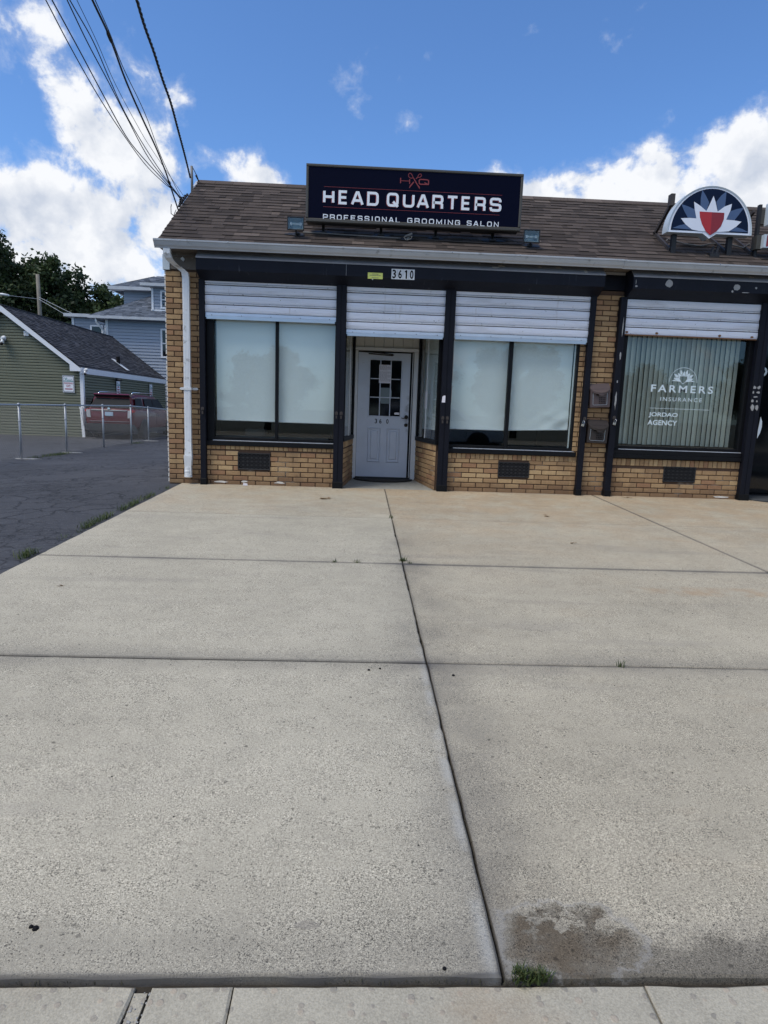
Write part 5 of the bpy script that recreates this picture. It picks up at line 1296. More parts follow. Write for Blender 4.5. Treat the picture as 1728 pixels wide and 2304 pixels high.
# ------------------------------------------------------------------ window lettering
wd = thing('window_lettering', (4.85, .04, 1.1), 'pale lettering and sunburst decal on the insurance window', 'window decal')
DY = .044
text('lettering', 'FARMERS', 4.375, 5.335, 1.596, 1.706, DY, m_decal, wd, .018, 0, 1.35)
text('lettering', 'INSURANCE', 4.535, 5.178, 1.466, 1.524, DY, m_decal, wd, .004, 0, 1.35)
text('lettering', 'JORDAO', 4.378, 4.830, 1.212, 1.292, DY, m_decal, wd, .016)
text('lettering', 'AGENCY', 4.372, 4.834, 1.100, 1.176, DY, m_decal, wd, .016)
b = MB(); stroke(b, [(4.38, 1.354), (5.31, 1.352)], .005, DY); b.obj('rule_line', m_decal, wd, fix=False)
ex, ez, es = 4.857, 1.752, .345
b = MB(); stroke(b, [(ex + .62 * es * math.cos(t), ez + .63 * es * math.sin(t)) for t in np.linspace(0, math.pi, 30)], .007, DY)
for q in BLU: 
    c0 = (sum(p[0] for p in q) / len(q), sum(p[1] for p in q) / len(q)); b.face([(ex + (c0[0] + (p[0] - c0[0]) * .86) * es, DY, ez + (c0[1] + (p[1] - c0[1]) * .86) * es) for p in q])
def star(c0, pts): b.face([(ex + p[0] * es, DY - .0004, ez + p[1] * es) for p in pts])
L_ = [WHT[i] for i in range(0, 9)]; R_ = [WHT[i] for i in range(12, 21)]
star(0, [WHT[0], WHT[1], WHT[2], WHT[3], WHT[4], (-.17, .12), (-.10, .02)]); star(0, [WHT[4], WHT[5], WHT[6], WHT[7], WHT[8], (-.165, .275), (-.17, .15)])
star(0, [(-.16, .29), WHT[8], WHT[9], WHT[10], WHT[11], WHT[12], (.16, .29)]); star(0, [(.165, .275), WHT[12], WHT[13], WHT[14], WHT[15], WHT[16], (.17, .15)]); star(0, [(.17, .12), WHT[16], WHT[17], WHT[18], WHT[19], WHT[20], (.10, .02)])
stroke(b, [(ex + p[0] * es, ez + p[1] * es) for p in ((-.18, .27), (.18, .27), (.16, .12), (.09, .0), (0, -.07), (-.09, .0), (-.16, .12))], .007, DY - .0008, True)
b.obj('sunburst', m_decal, wd, fix=False)

# ------------------------------------------------------------------ service cables
Wd = {'w1': [(-2.895, -3.2, 4.676), (-2.947, -2.62, 4.601), (-2.99, -1.888, 4.505), (-3.001, -1.162, 4.416), (-2.982, -0.344, 4.325), (-2.925, .3, 4.30), (-2.868, 0.588, 4.29), (-2.88, 1.0, 4.288)],
      'w2': [(-2.841, -3.2, 4.679), (-2.889, -2.537, 4.603), (-2.933, -1.895, 4.517), (-2.978, -1.063, 4.401), (-2.958, -0.52, 4.351), (-2.89, 0.293, 4.298), (-2.87, 1.0, 4.30)],
      'w3': [(-2.709, -3.2, 4.686), (-2.768, -2.626, 4.627), (-2.809, -2.016, 4.565), (-2.86, -1.326, 4.489), (-2.907, -0.391, 4.373), (-2.88, 0.55, 4.316), (-2.88, 1.1, 4.31)],
      'w4': [(-2.686, -3.2, 4.688), (-2.713, -2.644, 4.645), (-2.78, -2.054, 4.571), (-2.838, -1.445, 4.493), (-2.865, -0.691, 4.41), (-2.868, 0.184, 4.329), (-2.87, 1.0, 4.305)],
      'w5': [(-2.624, -3.2, 4.691), (-2.686, -2.625, 4.656), (-2.777, -1.898, 4.595), (-2.849, -0.911, 4.523), (-2.874, -0.314, 4.491), (-2.885, 1.2, 4.40)],
      'w6': [(-2.488, -3.2, 4.698), (-2.523, -2.716, 4.648), (-2.601, -2.096, 4.561), (-2.658, -1.404, 4.466), (-2.70, -0.78, 4.385), (-2.76, -0.185, 4.303), (-2.80, 0.132, 4.252), (-2.90, 1.0, 4.076)],
      'w7': [(-2.464, -3.2, 4.70), (-2.506, -2.781, 4.669), (-2.575, -2.227, 4.615), (-2.641, -1.358, 4.539), (-2.77, -0.285, 4.418), (-2.87, 1.0, 4.31)],
      'w8': [(-2.097, -3.2, 4.72), (-2.167, -2.776, 4.728), (-2.232, -2.291, 4.74), (-2.317, -1.73, 4.746), (-2.396, -1.139, 4.752), (-2.521, -0.389, 4.747), (-2.66, 0.431, 4.747), (-2.88, 1.6, 4.80)]}
lab = {'w1': 'outermost thin black cable running from the roof corner up to the left', 'w2': 'second thin black cable from the left running up from the roof corner', 'w3': 'left one of two close thin cables in the middle of the bundle', 'w4': 'right one of two close thin cables in the middle of the bundle',
       'w5': 'faint thinnest cable just left of the thick spliced one', 'w6': 'thick black cable with splices running down past the roof corner', 'w7': 'thin cable hugging the thick spliced one on its right', 'w8': 'thick twisted service cable on the right meeting the roof mast'}
rad_ = {'w1': .0052, 'w2': .0060, 'w3': .0055, 'w4': .0052, 'w5': .0030, 'w6': .0100, 'w7': .0042, 'w8': .0085}
for k, pts in Wd.items():
    a, c = Vector(pts[0]), Vector(pts[1]); dv = (a - c) / abs(a.y - c.y); ext = [tuple(a + dv * t + Vector((0, 0, .018 * t * t / 4))) for t in (12, 8, 5, 2.5, 1)]
    P = [Vector(p) for p in ext + pts]; fine = []
    for i in range(len(P) - 1):
        p0, p1, p2, p3 = P[max(i - 1, 0)], P[i], P[i + 1], P[min(i + 2, len(P) - 1)]
        for j in range(6):
            t = j / 6; fine.append(.5 * ((2 * p1) + (-p0 + p2) * t + (2 * p0 - 5 * p1 + 4 * p2 - p3) * t * t + (-p0 + 3 * p1 - 3 * p2 + p3) * t ** 3))
    fine.append(P[-1]); b = MB()
    if k == 'w8':
        for ph in (0, 2.1, 4.2):
            tw = []; L = 0
            for i in range(len(P) - 1):
                pass
            dense = []
            for i in range(len(fine) - 1):
                for j in range(4): dense.append(fine[i].lerp(fine[i + 1], j / 4))
            for i, p in enumerate(dense):
                if i: L += (p - dense[i - 1]).length
                an = L * 24 + ph; tw.append(p + Vector((math.cos(an) * .0085, 0, math.sin(an) * .0085)))
            b.tube(tw, .0078, 5)
    else: b.tube(fine, rad_[k], 6)
    if k == 'w6':
        for i in (1, 6, 7): q = Vector(pts[i]); dd = (Vector(pts[min(i + 1, len(pts) - 1)]) - Vector(pts[i - 1])).normalized() * (.09 if i == 1 else .05); b.tube([q - dd, q - dd * .5, q + dd * .5, q + dd], [.011, .019, .019, .011], 8)
    loose(b, 'overhead_cable', m_cable, pts[-1], lab[k], 'cable', 'cables running up left from the roof corner', smooth=True)
# mast, insulators, cut ends on the rake
mt = thing('service_mast', (-2.90, 1.70, 4.45), 'short grey conduit mast on the roof edge where the twisted cable ends', 'mast')
b = MB(); b.tube([(-2.885, 1.71, 4.45), (-2.885, 1.71, 4.84), (-2.885, 1.70, 5.02)], .020, 10); b.obj('pipe', m_conduit, mt, smooth=True)
b = MB(); b.tube([(-2.885, 1.70, 4.62), (-2.82, 1.95, 4.84), (-2.84, 1.88, 4.92), (-2.88, 1.7, 5.02)], .006, 6); b.tube([(-2.82, 1.95, 4.84), (-2.85, 1.84, 4.93)], [.006, .018], 6); b.obj('wire_tail', m_cable, mt)
b = MB()
for (y, z) in ((1.02, 4.25), (1.10, 4.31), (1.20, 4.34), (1.30, 4.40), (.98, 4.19)):
    b.lathe([(.0, -.035), (.018, -.03), (.010, -.01), (.020, .0), (.010, .012), (.016, .03), (.0, .034)], (-2.895, y, z + .02), 'z', 8)
bar(b, (-2.885, .90, 4.16), (-2.885, 1.42, 4.50), .012, .012)
loose(b, 'insulator_rack', m_steel_k, (-2.89, 1.0, 4.16), 'cluster of cable clamps and insulators on the left roof edge', 'insulators')
for dz_, lb_ in ((0, 'left'), ):
    b = MB(); b.tube([(-2.86, .60, 3.93), (-2.905, .56, 3.96), (-2.915, .59, 4.06), (-2.91, .60, 4.10)], .006, 6); b.tube([(-2.88, .60, 3.94), (-2.88, .66, 4.0), (-2.87, .70, 4.055)], .005, 6)
    loose(b, 'cut_cable', m_cable, (-2.86, .6, 3.93), 'short cut cable ends sticking up from the lower left roof edge', 'cable')

# ------------------------------------------------------------------ green garage
GYF = 16.06; GX = -10.88; GRX = -13.70; GW = 2 * (GX - GRX); GXL = GX - GW; GB = -.36; GE = 2.40; GR = 4.55; GYB = 26.6
ga = thing('garage', ((GX + GXL) / 2, GYF + 5, GB), 'low green vinyl-sided garage with charcoal gable roof and white trim', 'building')
sl_g = (GR - GE) / (GX - GRX)
b = MB(); b.prism([(GXL + .02, GB), (GX - .02, GB), (GX - .02, GE), (GRX, GR - .02), (GXL + .02, GE)], GYF + .02, GYB, 'y'); b.obj('wall', m_green_sid, ga)
def board_x(x0, x1, y, z, h, m, par, kindname='siding_board', slx0=0, slx1=0, d=.034, lap=True):
    if lap: d = .05
    """clapboard on a wall facing -y; slanted ends allowed"""
    b = MB(); t = rnd(0, 1)
    k_ = .60 if lap else .0
    if lap: b.face([(x0, y - d, z), (x1, y - d, z), (x1 + slx1 * k_, y - d, z + h * k_), (x0 + slx0 * k_, y - d, z + h * k_)], 0, t)
    P = [(x0 + slx0 * k_, y - d, z + h * k_), (x1 + slx1 * k_, y - d, z + h * k_), (x1 + slx1, y - .002, z + h), (x0 + slx0, y - .002, z + h)]
    b.face(P, 0, t); b.face([(x0, y + .001, z), (x1, y + .001, z), (x1, y - d, z), (x0, y - d, z)], 0, t); b.face([(x0, y - d, z), (x0 + slx0, y - .004, z + h), (x0, y, z)], 0, t); b.face([(x1, y - d, z), (x1 + slx1, y - .004, z + h), (x1, y, z)], 0, t)
    return b.obj(kindname, m, par, fix=False)
EXG = .1095; z = GB + .03
while z < GR - .12:
    if z < GE - .02: xa, xb, s0, s1_ = GXL, GX, 0, 0
    else:
        k = (z - GE) / sl_g; xa, xb = GXL + k, GX - k; s0, s1_ = EXG / sl_g, -EXG / sl_g
    board_x(xa, xb, GYF, z, EXG, m_green_sid, ga, slx0=s0, slx1=s1_); z += EXG
z = GB + .03; 
while z < GE - .1:
    b = MB(); t = rnd(0, 1); d_ = .05
    b.face([(GX + d_, GYF, z), (GX + d_, GYB, z), (GX + d_, GYB, z + EXG * .6), (GX + d_, GYF, z + EXG * .6)], 0, t); b.face([(GX + d_, GYF, z + EXG * .6), (GX + d_, GYB, z + EXG * .6), (GX + .002, GYB, z + EXG), (GX + .002, GYF, z + EXG)], 0, t); b.face([(GX, GYF, z), (GX, GYB, z), (GX + d_, GYB, z), (GX + d_, GYF, z)], 0, t)
    b.obj('siding_board', m_green_sid, ga, fix=False); z += EXG
# roof
def groof(side):
    s = 1 if side > 0 else -1; b = MB(); L = math.hypot(GX - GRX + .06, GR - GE + .06 * sl_g); ex = .14; k = int(L / ex)
    ux = (GX - GRX) / math.hypot(GX - GRX, GR - GE) * s; uz = -(GR - GE) / math.hypot(GX - GRX, GR - GE); nx_, nz_ = -uz * s * s, abs(ux)
    nx_ = (GR - GE) / math.hypot(GX - GRX, GR - GE) * s
    for i in range(k):
        a0, a1 = i * ex, (i + 1) * ex; y = GYF - .25; 
        while y < GYB + .2:
            w = random.choice((.15, .22, .3)); y1 = min(y + w, GYB + .2); t = rnd(0, 1); h = random.choice((.010, .018, .024))
            p = lambda a, yy, n_: (GRX + ux * a + nx_ * n_, yy, GR + .03 + uz * a + nz_ * n_)
            b.face([p(a0, y, .004), p(a0, y1, .004), p(a1, y1, h), p(a1, y, h)], 0, t); b.face([p(a1, y, h), p(a1, y1, h), p(a1, y1, 0), p(a1, y, 0)], 0, t); y = y1
    b.face([(GRX, GYF - .24, GR + .02), (GRX, GYB + .19, GR + .02), (GRX + ux * L, GYB + .19, GR + .02 + uz * L), (GRX + ux * L, GYF - .24, GR + .02 + uz * L)])
    return b
groof(1).obj('roof', m_shing_g, ga, kind='stuff', fix=False); groof(-1).obj('roof', m_shing_g, ga, kind='stuff', fix=False)
b = MB(); b.tube([(GRX, GYF - .25, GR + .04), (GRX, GYB + .2, GR + .04)], .06, 6, flat=.5); b.obj('ridge_cap', m_shing_g, ga)
for s in (1, -1):
    b = MB(); e = .02; P = [(GRX, GR + .02), (GRX + s * (GX - GRX + .10), GE - .085 + .02), (GRX + s * (GX - GRX + .10), GE - .30 + .06), (GRX + s * (GX - GRX - .28), GE - .02 - .15 + .02), (GRX + s * (GX - GRX - .36), GE + .10), (GRX, GR - .22)]
    P = [(GRX, GR + .015), (GRX + s * (GX - GRX + .06), GE - .06), (GRX + s * (GX - GRX + .06), GE - .17), (GRX + s * (GX - GRX - .35), GE - .17), (GRX + s * (GX - GRX - .35), GE + .08), (GRX, GR - .215)]
    b.prism(P, GYF - .24, GYF - .20, 'y'); b.obj('rake_trim', m_whitetrim, ga)
b = MB(); b.box(GX + .02, GX + .10, GYF - .2, GYB + .15, GE - .25, GE - .03); b.obj('fascia', m_whitetrim, ga)
b = MB(); b.box(GX - .06, GX + .065, GYF - .065, GYF + .06, GB + .5, GE - .17); b.obj('corner_trim', m_whitetrim, ga)
b = MB(); q0 = at(183, 916, GYF - .08); q1 = at(189, 985, GYF - .22); bar(b, (q0[0], GYF - .08, q0[2]), (q1[0], GYF - .2, q1[2]), .055, .03); bar(b, (q0[0] - .05, GYF - .08, q0[2]), (q1[0] - .01, GYF - .19, q1[2] + .5), .018, .03); b.obj('loose_trim', m_white, ga)
b = MB(); b.box(GXL, GX, GYF - .035, GYF - .02, GB, GB + .03); b.obj('base_trim', m_whitetrim, ga)
b = MB(); b.bbox(-13.03, -12.83, GYF - .09, GYF, 3.47, 3.66, .01); 
for k in range(3): b.box(-13.00, -12.86, GYF - .102, GYF - .09, 3.50 + k * .05, 3.515 + k * .05)
q = at(61.5, 751, GYF); dxq, dzq = q[0] + 12.93, q[2] - 3.565; b.v = [(v[0] + dxq, v[1], v[2] + dzq) for v in b.v]; b.obj('wall_vent', m_cwhite, ga)
def dome_cam(cx, cy, cz, s_, lab, dirn=(1, -1), m=m_cwhite):
    t = thing('security_camera', (cx, cy, cz), lab, 'camera')
    b = MB(); b.lathe([(.0, -.03), (.07 * s_, -.03), (.07 * s_, .0), (.0, .0)], (cx, cy, cz), 'y', 10); b.obj('base', m, t)
    b = MB(); b.tube([(cx, cy - .02, cz), (cx + .10 * s_ * dirn[0], cy - .16 * s_, cz + .02)], [.045 * s_, .05 * s_], 10); b.tube([(cx, cy - .02, cz - .02), (cx + .02, cy - .12 * s_, cz - .12 * s_)], [.035 * s_, .05 * s_], 10); b.obj('head', m, t, smooth=True)
    b = MB(); b.tube([(cx + .02, cy - .12 * s_, cz - .12 * s_), (cx + .025, cy - .15 * s_, cz - .16 * s_)], .035 * s_, 8); b.obj('lens', m_black, t)
q = at(9, 762, GYF - .03); dome_cam(q[0], GYF - .06, q[2], 1.5, 'white double-headed security light on the green gable wall')
q = at(193, 833, GYF - .2); dome_cam(q[0], GYF - .2, q[2], 1.1, 'white security camera at the eave corner of the green garage')
b = MB(); b.tube([(GX + .16, 19.2, 2.06), (GX + .40, 19.05, 2.03)], .05, 8); b.box(GX + .12, GX + .2, 19.15, 19.3, 2.0, 2.12); loose(b, 'security_camera', m_steel_k, (GX + .15, 19.2, 2.0), 'small dark bullet camera under the long eave of the green garage', 'camera')
q = (GRX + .8 * (GX - GRX), 21.4); zz = GR + .03 - sl_g * .8 * (GX - GRX); b = MB(); b.tube([(q[0], q[1], zz - .1), (q[0], q[1], zz + .32)], .085, 12); b.obj('vent_pipe', m_black, ga); b = MB(); b.face([(q[0] - .25, q[1] - .2, zz + .22), (q[0] + .45, q[1] - .2, zz - .28), (q[0] + .45, q[1] + .2, zz - .28), (q[0] - .25, q[1] + .2, zz + .22)]); b.obj('pipe_flashing', m_cwhite, ga, fix=False)
# signs on the garage
def psign(T, lab, full, loc):
    t = thing('parking_sign', loc, lab, 'sign'); W2, H2 = .225, .325
    def bx(a, c, e, f, y0, y1, m, nm): b = MB(); b.box(a, c, y0, y1, e, f, T=T); return b.obj(nm, m, t)
    bx(-W2, W2, -H2, H2, 0, .006, m_gutter, 'plate')
    bd = MB(); R_ = rr(-W2 + .03, -H2 + .03, W2 - .03, H2 - .03, .05)
    b2 = MB(); stroke(b2, R_, .012, -.001, True); b2.v = [T(*v) for v in b2.v]; b2.obj('border', m_print, t, fix=False)
    b2 = MB(); b2.face([T(p[0] * .96, -.0005, p[1] * .96) for p in R_]); b2.obj('face', m_whitetrim, t, fix=False)
    sq = MB(); pts = [(-.17, .19), (-.13, .24), (-.10, .22), (-.12, .15), (-.15, .11), (-.11, .15), (-.06, .24), (-.04, .21), (-.08, .17), (-.03, .13), (-.01, .17), (.01, .13), (.03, .17), (.05, .13), (.07, .17), (.09, .13), (.12, .19), (.15, .13), (.10, .10)]
    stroke(sq, pts, .012, -.003); stroke(sq, [(-.19, .105), (.19, .105)], .03, -.002); sq.v = [T(*v) for v in sq.v]; sq.obj('script', m_teal, t, fix=False)
    if full:
        text('lettering', 'PARKING', -.165, .165, -.005, .065, -.003, m_red_ink, t, .02, T=T); text('lettering', 'EXIT', -.075, .080, -.115, -.035, -.003, m_red_ink, t, .02, T=T)
        a = MB(); a.face([T(*p) for p in ((-.15, -.003, -.19), (-.11, -.003, -.165), (-.11, -.003, -.17), (.15, -.003, -.17), (.15, -.003, -.21), (-.11, -.003, -.21), (-.11, -.003, -.215))]); a.obj('arrow', m_red_ink, t, fix=False)
    else:
        a = MB()
        for (z, h, w) in ((.01, .05, .10), (-.11, .055, .13), (-.20, .05, .14)): a.face([T(-w, -.003, z), T(w, -.003, z), T(w, -.003, z + h), T(-w, -.003, z + h)])
        a.obj('lettering', m_red_ink, t, fix=False)
q = at(154, 864, GYF - .08); psign(lambda a, y, z, q=q: (q[0] + a, GYF - .08 + y, q[2] + z), 'white PARKING EXIT sign with red arrow on the green garage gable wall', True, tuple(q))
psign(lambda a, y, z: (GX + .09 - y, 19.55 + a, 1.72 + z), 'nearer of two small reserved signs on the long side of the garage', False, (GX + .04, 19.55, 1.72))
psign(lambda a, y, z: (GX + .09 - y, 24.0 + a, 1.72 + z), 'farther of two small reserved signs on the long side of the garage', False, (GX + .04, 24.0, 1.72))

# ------------------------------------------------------------------ blue-grey house
HY = 28.0
ho = thing('house', (-10, HY + 4, -.5), 'tall blue-grey vinyl-sided house with hipped shingle roofs behind the garage', 'building')
hx0, hx1 = -14.47, -4.0; hz = 5.72
b = MB(); b.box(hx0 + .02, hx1, HY + .02, HY + 9, -.5, hz); b.obj('wall', m_blue_sid, ho)
z = 1.2
while z < hz - .1: board_x(hx0, hx1, HY, z, .172, m_blue_sid, ho, d=.045, lap=False); z += .172
b = MB(); b.box(hx0 - .03, hx0 + .10, HY - .07, HY + .1, 1, hz); b.obj('corner_trim', m_whitetrim, ho)
# left wing set back
wx0, wz = -17.2, 6.0
b = MB(); b.box(wx0 + .02, hx0, HY + 2.02, HY + 7, -.5, wz - .08); b.obj('wall', m_blue_sid, ho)
z = 3.0
while z < wz - .12: board_x(wx0, hx0 + .0, HY + 2, z, .172, m_blue_sid, ho, d=.045, lap=False); z += .172
b = MB(); b.box(wx0 - .03, wx0 + .10, HY + 1.93, HY + 2.1, 1, wz - .08); b.obj('corner_trim', m_whitetrim, ho)
b = MB(); b.box(wx0 - .35, hx0 + .3, HY + 1.6, HY + 7.3, wz - .08, wz + .10); b.obj('porch_roof', m_gutter, ho)
def hroof(x0, x1, y0, y1, z0, rise, run, m=m_shing_b, nm='roof'):
    """hip roof with coursed shingles"""
    b = MB(); ex = .15; L = math.hypot(run, rise); k = int(L / ex)
    for i in range(k):
        a0, a1 = i * ex / L, (i + 1) * ex / L
        xa0, xa1 = x0 + run * a0, x0 + run * a1; xb0, xb1 = x1 - run * a0, x1 - run * a1; ya0, ya1 = y0 + run * a0, y0 + run * a1; za0, za1 = z0 + rise * a0, z0 + rise * a1
        x = xa0
        while x < xb0:
            w = random.choice((.18, .26, .34)); x2 = min(x + w, xb0); t = rnd(.1, .9); h = random.choice((.008, .018, .028))
            cl = lambda v: min(max(v, xa1), xb1)
            b.face([(x, ya0, za0 + h), (x2, ya0, za0 + h), (cl(x2), ya1, za1), (cl(x), ya1, za1)], 0, t); b.face([(x, ya0, za0 - .01), (x2, ya0, za0 - .01), (x2, ya0, za0 + h), (x, ya0, za0 + h)], 0, t); x = x2
        for (xe0, xe1) in ((xa0, xa1), (xb0, xb1)): b.face([(xe0, ya0, za0 + .02), (xe0, y1 - run * a0, za0 + .02), (xe1, y1 - run * a1, za1 + .02), (xe1, ya1, za1 + .02)], 0, rnd(0, 1))
    b.face([(x0, y1, z0), (x1, y1, z0), (x1 - run, y1 - run, z0 + rise), (x0 + run, y1 - run, z0 + rise)]); b.face([(x0 + run, y0 + run, z0 + rise), (x1 - run, y0 + run, z0 + rise), (x1 - run, y1 - run, z0 + rise), (x0 + run, y1 - run, z0 + rise)])
    return b.obj(nm, m, ho, kind='stuff', fix=False)
hroof(hx0 - .75, hx1 + .6, HY - .6, HY + 9.6, hz + .03, 2.45, 4.2)
b = MB(); b.box(hx0 - .78, hx1 + .6, HY - .66, HY - .55, hz - .10, hz + .04); b.box(hx0 - .79, hx0 - .70, HY - .6, HY + 9.6, hz - .10, hz + .04); b.obj('gutter', m_gutter, ho)
b = MB(); b.box(hx0 - .72, hx1 + .5, HY - .56, HY + .05, hz - .09, hz - .04); b.obj('soffit', m_blue_sid, ho)
b = MB(); b.tube([(-14.85, HY - .55, hz - .05), (-14.83, HY - .5, hz - .3), (-14.55, HY - .15, hz - .75), (-14.52, HY - .08, hz - 1.1), (-14.52, HY - .08, 2)], .055, 8); b.obj('downspout', m_white, ho, smooth=True)
# upper storey block
ux0, ux1, uy = -14.3, -6.5, HY + 2.4; uz = 7.72
b = MB(); b.box(ux0 + .02, ux1, uy + .02, uy + 5, 5.8, uz); b.obj('wall', m_blue_sid, ho)
z = 5.9
while z < uz - .1: board_x(ux0, ux1, uy, z, .172, m_blue_sid, ho, d=.045, lap=False); z += .172
hroof(ux0 - .68, ux1 + .5, uy - .5, uy + 5.5, uz + .04, 1.05, 2.1)
b = MB(); b.box(ux0 - .72, ux1 + .5, uy - .58, uy - .48, uz - .13, uz + .05); b.box(ux0 - .72, ux0 - .62, uy - .5, uy + 5.5, uz - .13, uz + .05); b.box(ux0 - .62, ux1, uy - .5, uy, uz - .12, uz - .07); b.obj('eave_trim', m_gutter, ho)
# front dormer
dx0, dx1, dyy = -11.95, -9.2, HY + .25; 
b = MB(); b.box(dx0 + .02, dx1, dyy + .02, HY + 3.5, 6.30, 7.55); b.obj('wall', m_blue_sid, ho)
z = 6.34
while z < 7.5: board_x(dx0, dx1, dyy, z, .172, m_blue_sid, ho, d=.045, lap=False); z += .172
b = MB(); b.box(dx0 - .04, dx0 + .07, dyy - .07, dyy + .06, 6.28, 7.55); b.box(dx0 - .08, dx1, dyy - .04, dyy - .0, 6.22, 6.32); b.obj('corner_trim', m_whitetrim, ho)
hroof(dx0 - .50, dx1 + .4, dyy - .45, HY + 4.5, 7.66, .62, 1.6)
b = MB(); b.box(dx0 - .52, dx1 + .4, dyy - .50, dyy - .40, 7.52, 7.68); b.box(dx0 - .5, dx1, dyy - .42, dyy, 7.50, 7.54); b.obj('eave_trim', m_gutter, ho)
def hwin(x0, x1, y, z0, z1, lab=None, two=False):
    b = MB(); w = .10; b.bbox(x0, x1, y - .07, y, z1 - w, z1, .01); b.bbox(x0, x1, y - .07, y, z0, z0 + w, .01); b.bbox(x0, x0 + w, y - .069, y, z0 + w, z1 - w, .01); b.bbox(x1 - w, x1, y - .069, y, z0 + w, z1 - w, .01)
    zm = (z0 + z1) / 2; b.bbox(x0 + w, x1 - w, y - .06, y, zm - .03, zm + .03, .008); o = b.obj('window', m_whitetrim, ho, label=lab)
    for a, c in ((z0 + w, zm - .03), (zm + .03, z1 - w)): p = MB(); p.box(x0 + w, x1 - w, y - .04, y - .03, a, c); p.obj('pane', m_darkpane, o)
hwin(-11.50, -10.5, dyy, 6.36, 7.36)
hwin(-11.45, -10.4, HY - .01, 3.62, 5.25)
hwin(-16.15, -15.40, HY + 1.94, 4.2, 5.52); hwin(-15.32, -14.60, HY + 1.94, 4.2, 5.52)

# ------------------------------------------------------------------ trees beyond
def tree(cx, cy, zb, top, rx, seed, m, lab, n_cl=210, n_leaf=150, ls=.23, squash=1.0):
    rs = np.random.RandomState(seed); t = thing('tree', (cx, cy, zb), lab, 'tree', 'trees beyond the garage')
    h = top - zb; cz = zb + h * .60; rzz = h * .42
    b = MB(); b.tube([(cx, cy, zb), (cx + .1, cy, zb + h * .25), (cx - .1, cy + .1, zb + h * .5), (cx, cy, zb + h * .75)], [.35, .28, .2, .07], 8); b.obj('trunk', m_bark, t, smooth=True)
    cl = []
    for i in range(n_cl):
        v = rs.normal(size=3); v /= np.linalg.norm(v); r = rs.uniform(.45, 1.0) ** .6; lob = 1 + .22 * math.sin(v[0] * 5 + seed) * math.cos(v[2] * 4 + seed * 2)
        cl.append(((cx + v[0] * rx * r * lob, cy + v[1] * rx * r * lob, cz + v[2] * rzz * r * lob), rs.uniform(.35, .75) * rx / 4.0, v))
    lb = MB()
    for c, r, v in cl[::9]: lb.tube([(cx, cy, zb + h * .35), ((cx + c[0]) / 2, (cy + c[1]) / 2, (zb + h * .4 + c[2]) / 2 + .3), c], [.10, .06, .015], 5, caps=False)
    lb.obj('branch', m_bark, t)
    n_ = n_cl * n_leaf; C_ = np.repeat(np.array([c for c, r, v in cl]), n_leaf, 0); Rr = np.repeat(np.array([r for c, r, v in cl]), n_leaf)
    off = rs.normal(size=(n_, 3)) * .62; off[:, 2] = off[:, 2] * .8 + .25 * np.abs(rs.normal(size=n_)); P = C_ + off * Rr[:, None]
    a = rs.normal(size=(n_, 3)); a /= np.linalg.norm(a, axis=1)[:, None]; c2 = np.cross(a, rs.normal(size=(n_, 3))); c2 /= np.linalg.norm(c2, axis=1)[:, None]
    s_ = ls * rs.uniform(.5, 1.1, n_)[:, None]
    V = np.stack([P - a * s_ * .9, P + c2 * s_ * .55, P + a * s_ * .9, P - c2 * s_ * .55], 1).reshape(-1, 3); F = np.arange(n_ * 4).reshape(-1, 4)
    me = bpy.data.meshes.new('crown'); o0 = np.array([cx, cy, zb]); me.vertices.add(len(V)); me.vertices.foreach_set('co', (V - o0).ravel()); me.loops.add(n_ * 4); me.loops.foreach_set('vertex_index', F.ravel()); me.polygons.add(n_); me.polygons.foreach_set('loop_start', np.arange(0, n_ * 4, 4)); me.polygons.foreach_set('loop_total', np.full(n_, 4)); me.update()
    tone = np.clip(np.repeat(rs.uniform(0, .8, n_cl), n_leaf) + rs.normal(0, .15, n_), 0, 1); at_ = me.attributes.new('tone', 'FLOAT', 'FACE'); at_.data.foreach_set('value', tone.astype(np.float32)); me.materials.append(m)
    o = bpy.data.objects.new('crown', me); COL.objects.link(o); o.parent = t
tree(-31.5, 45, -.6, 13.0, 5.0, 3, m_leaf, 'tallest dark leafy tree at the left edge of the photo', 260)
tree(-26.8, 46, -.6, 11.9, 3.7, 5, m_leaf, 'dark tree right behind the wooden pole', 210)
tree(-24.0, 49, -.6, 10.2, 3.6, 9, m_leaf, 'dark lower tree between the pole and the house wing', 190)
tree(-20.8, 47, -.6, 9.0, 2.6, 12, m_leaf2, 'lighter green small tree nearest the blue-grey house', 170)
tree(-36, 50, -.6, 13.5, 4.5, 15, m_leaf, 'dark tree partly outside the left edge behind the gable', 150)
src = [o for o in COL.objects if o.name.startswith('tree') and o.type == 'EMPTY'][:3]  # unseen tree row across the street, added to darken the window reflections
for i, (x, y) in enumerate(((-24, -33), (-15, -35), (-6, -32), (2, -34), (10, -32), (19, -35), (28, -33))):
    s0 = src[i % 3]; r_ = s0.copy(); COL.objects.link(r_); r_.location = (x, y, -.4); r_.scale = (.7, .7, .45); r_['label'] = ['far left tree of the unseen row added across the street', 'second tree from the left in the unseen row added across the street', 'third tree from the left in the unseen row added across the street', 'middle tree of the unseen row added across the street', 'third tree from the right in the unseen row added across the street', 'second tree from the right in the unseen row added across the street', 'far right tree of the unseen row added across the street'][i]; r_['group'] = 'trees across the street'
    for ch in s0.children: c_ = ch.copy(); COL.objects.link(c_); c_.parent = r_
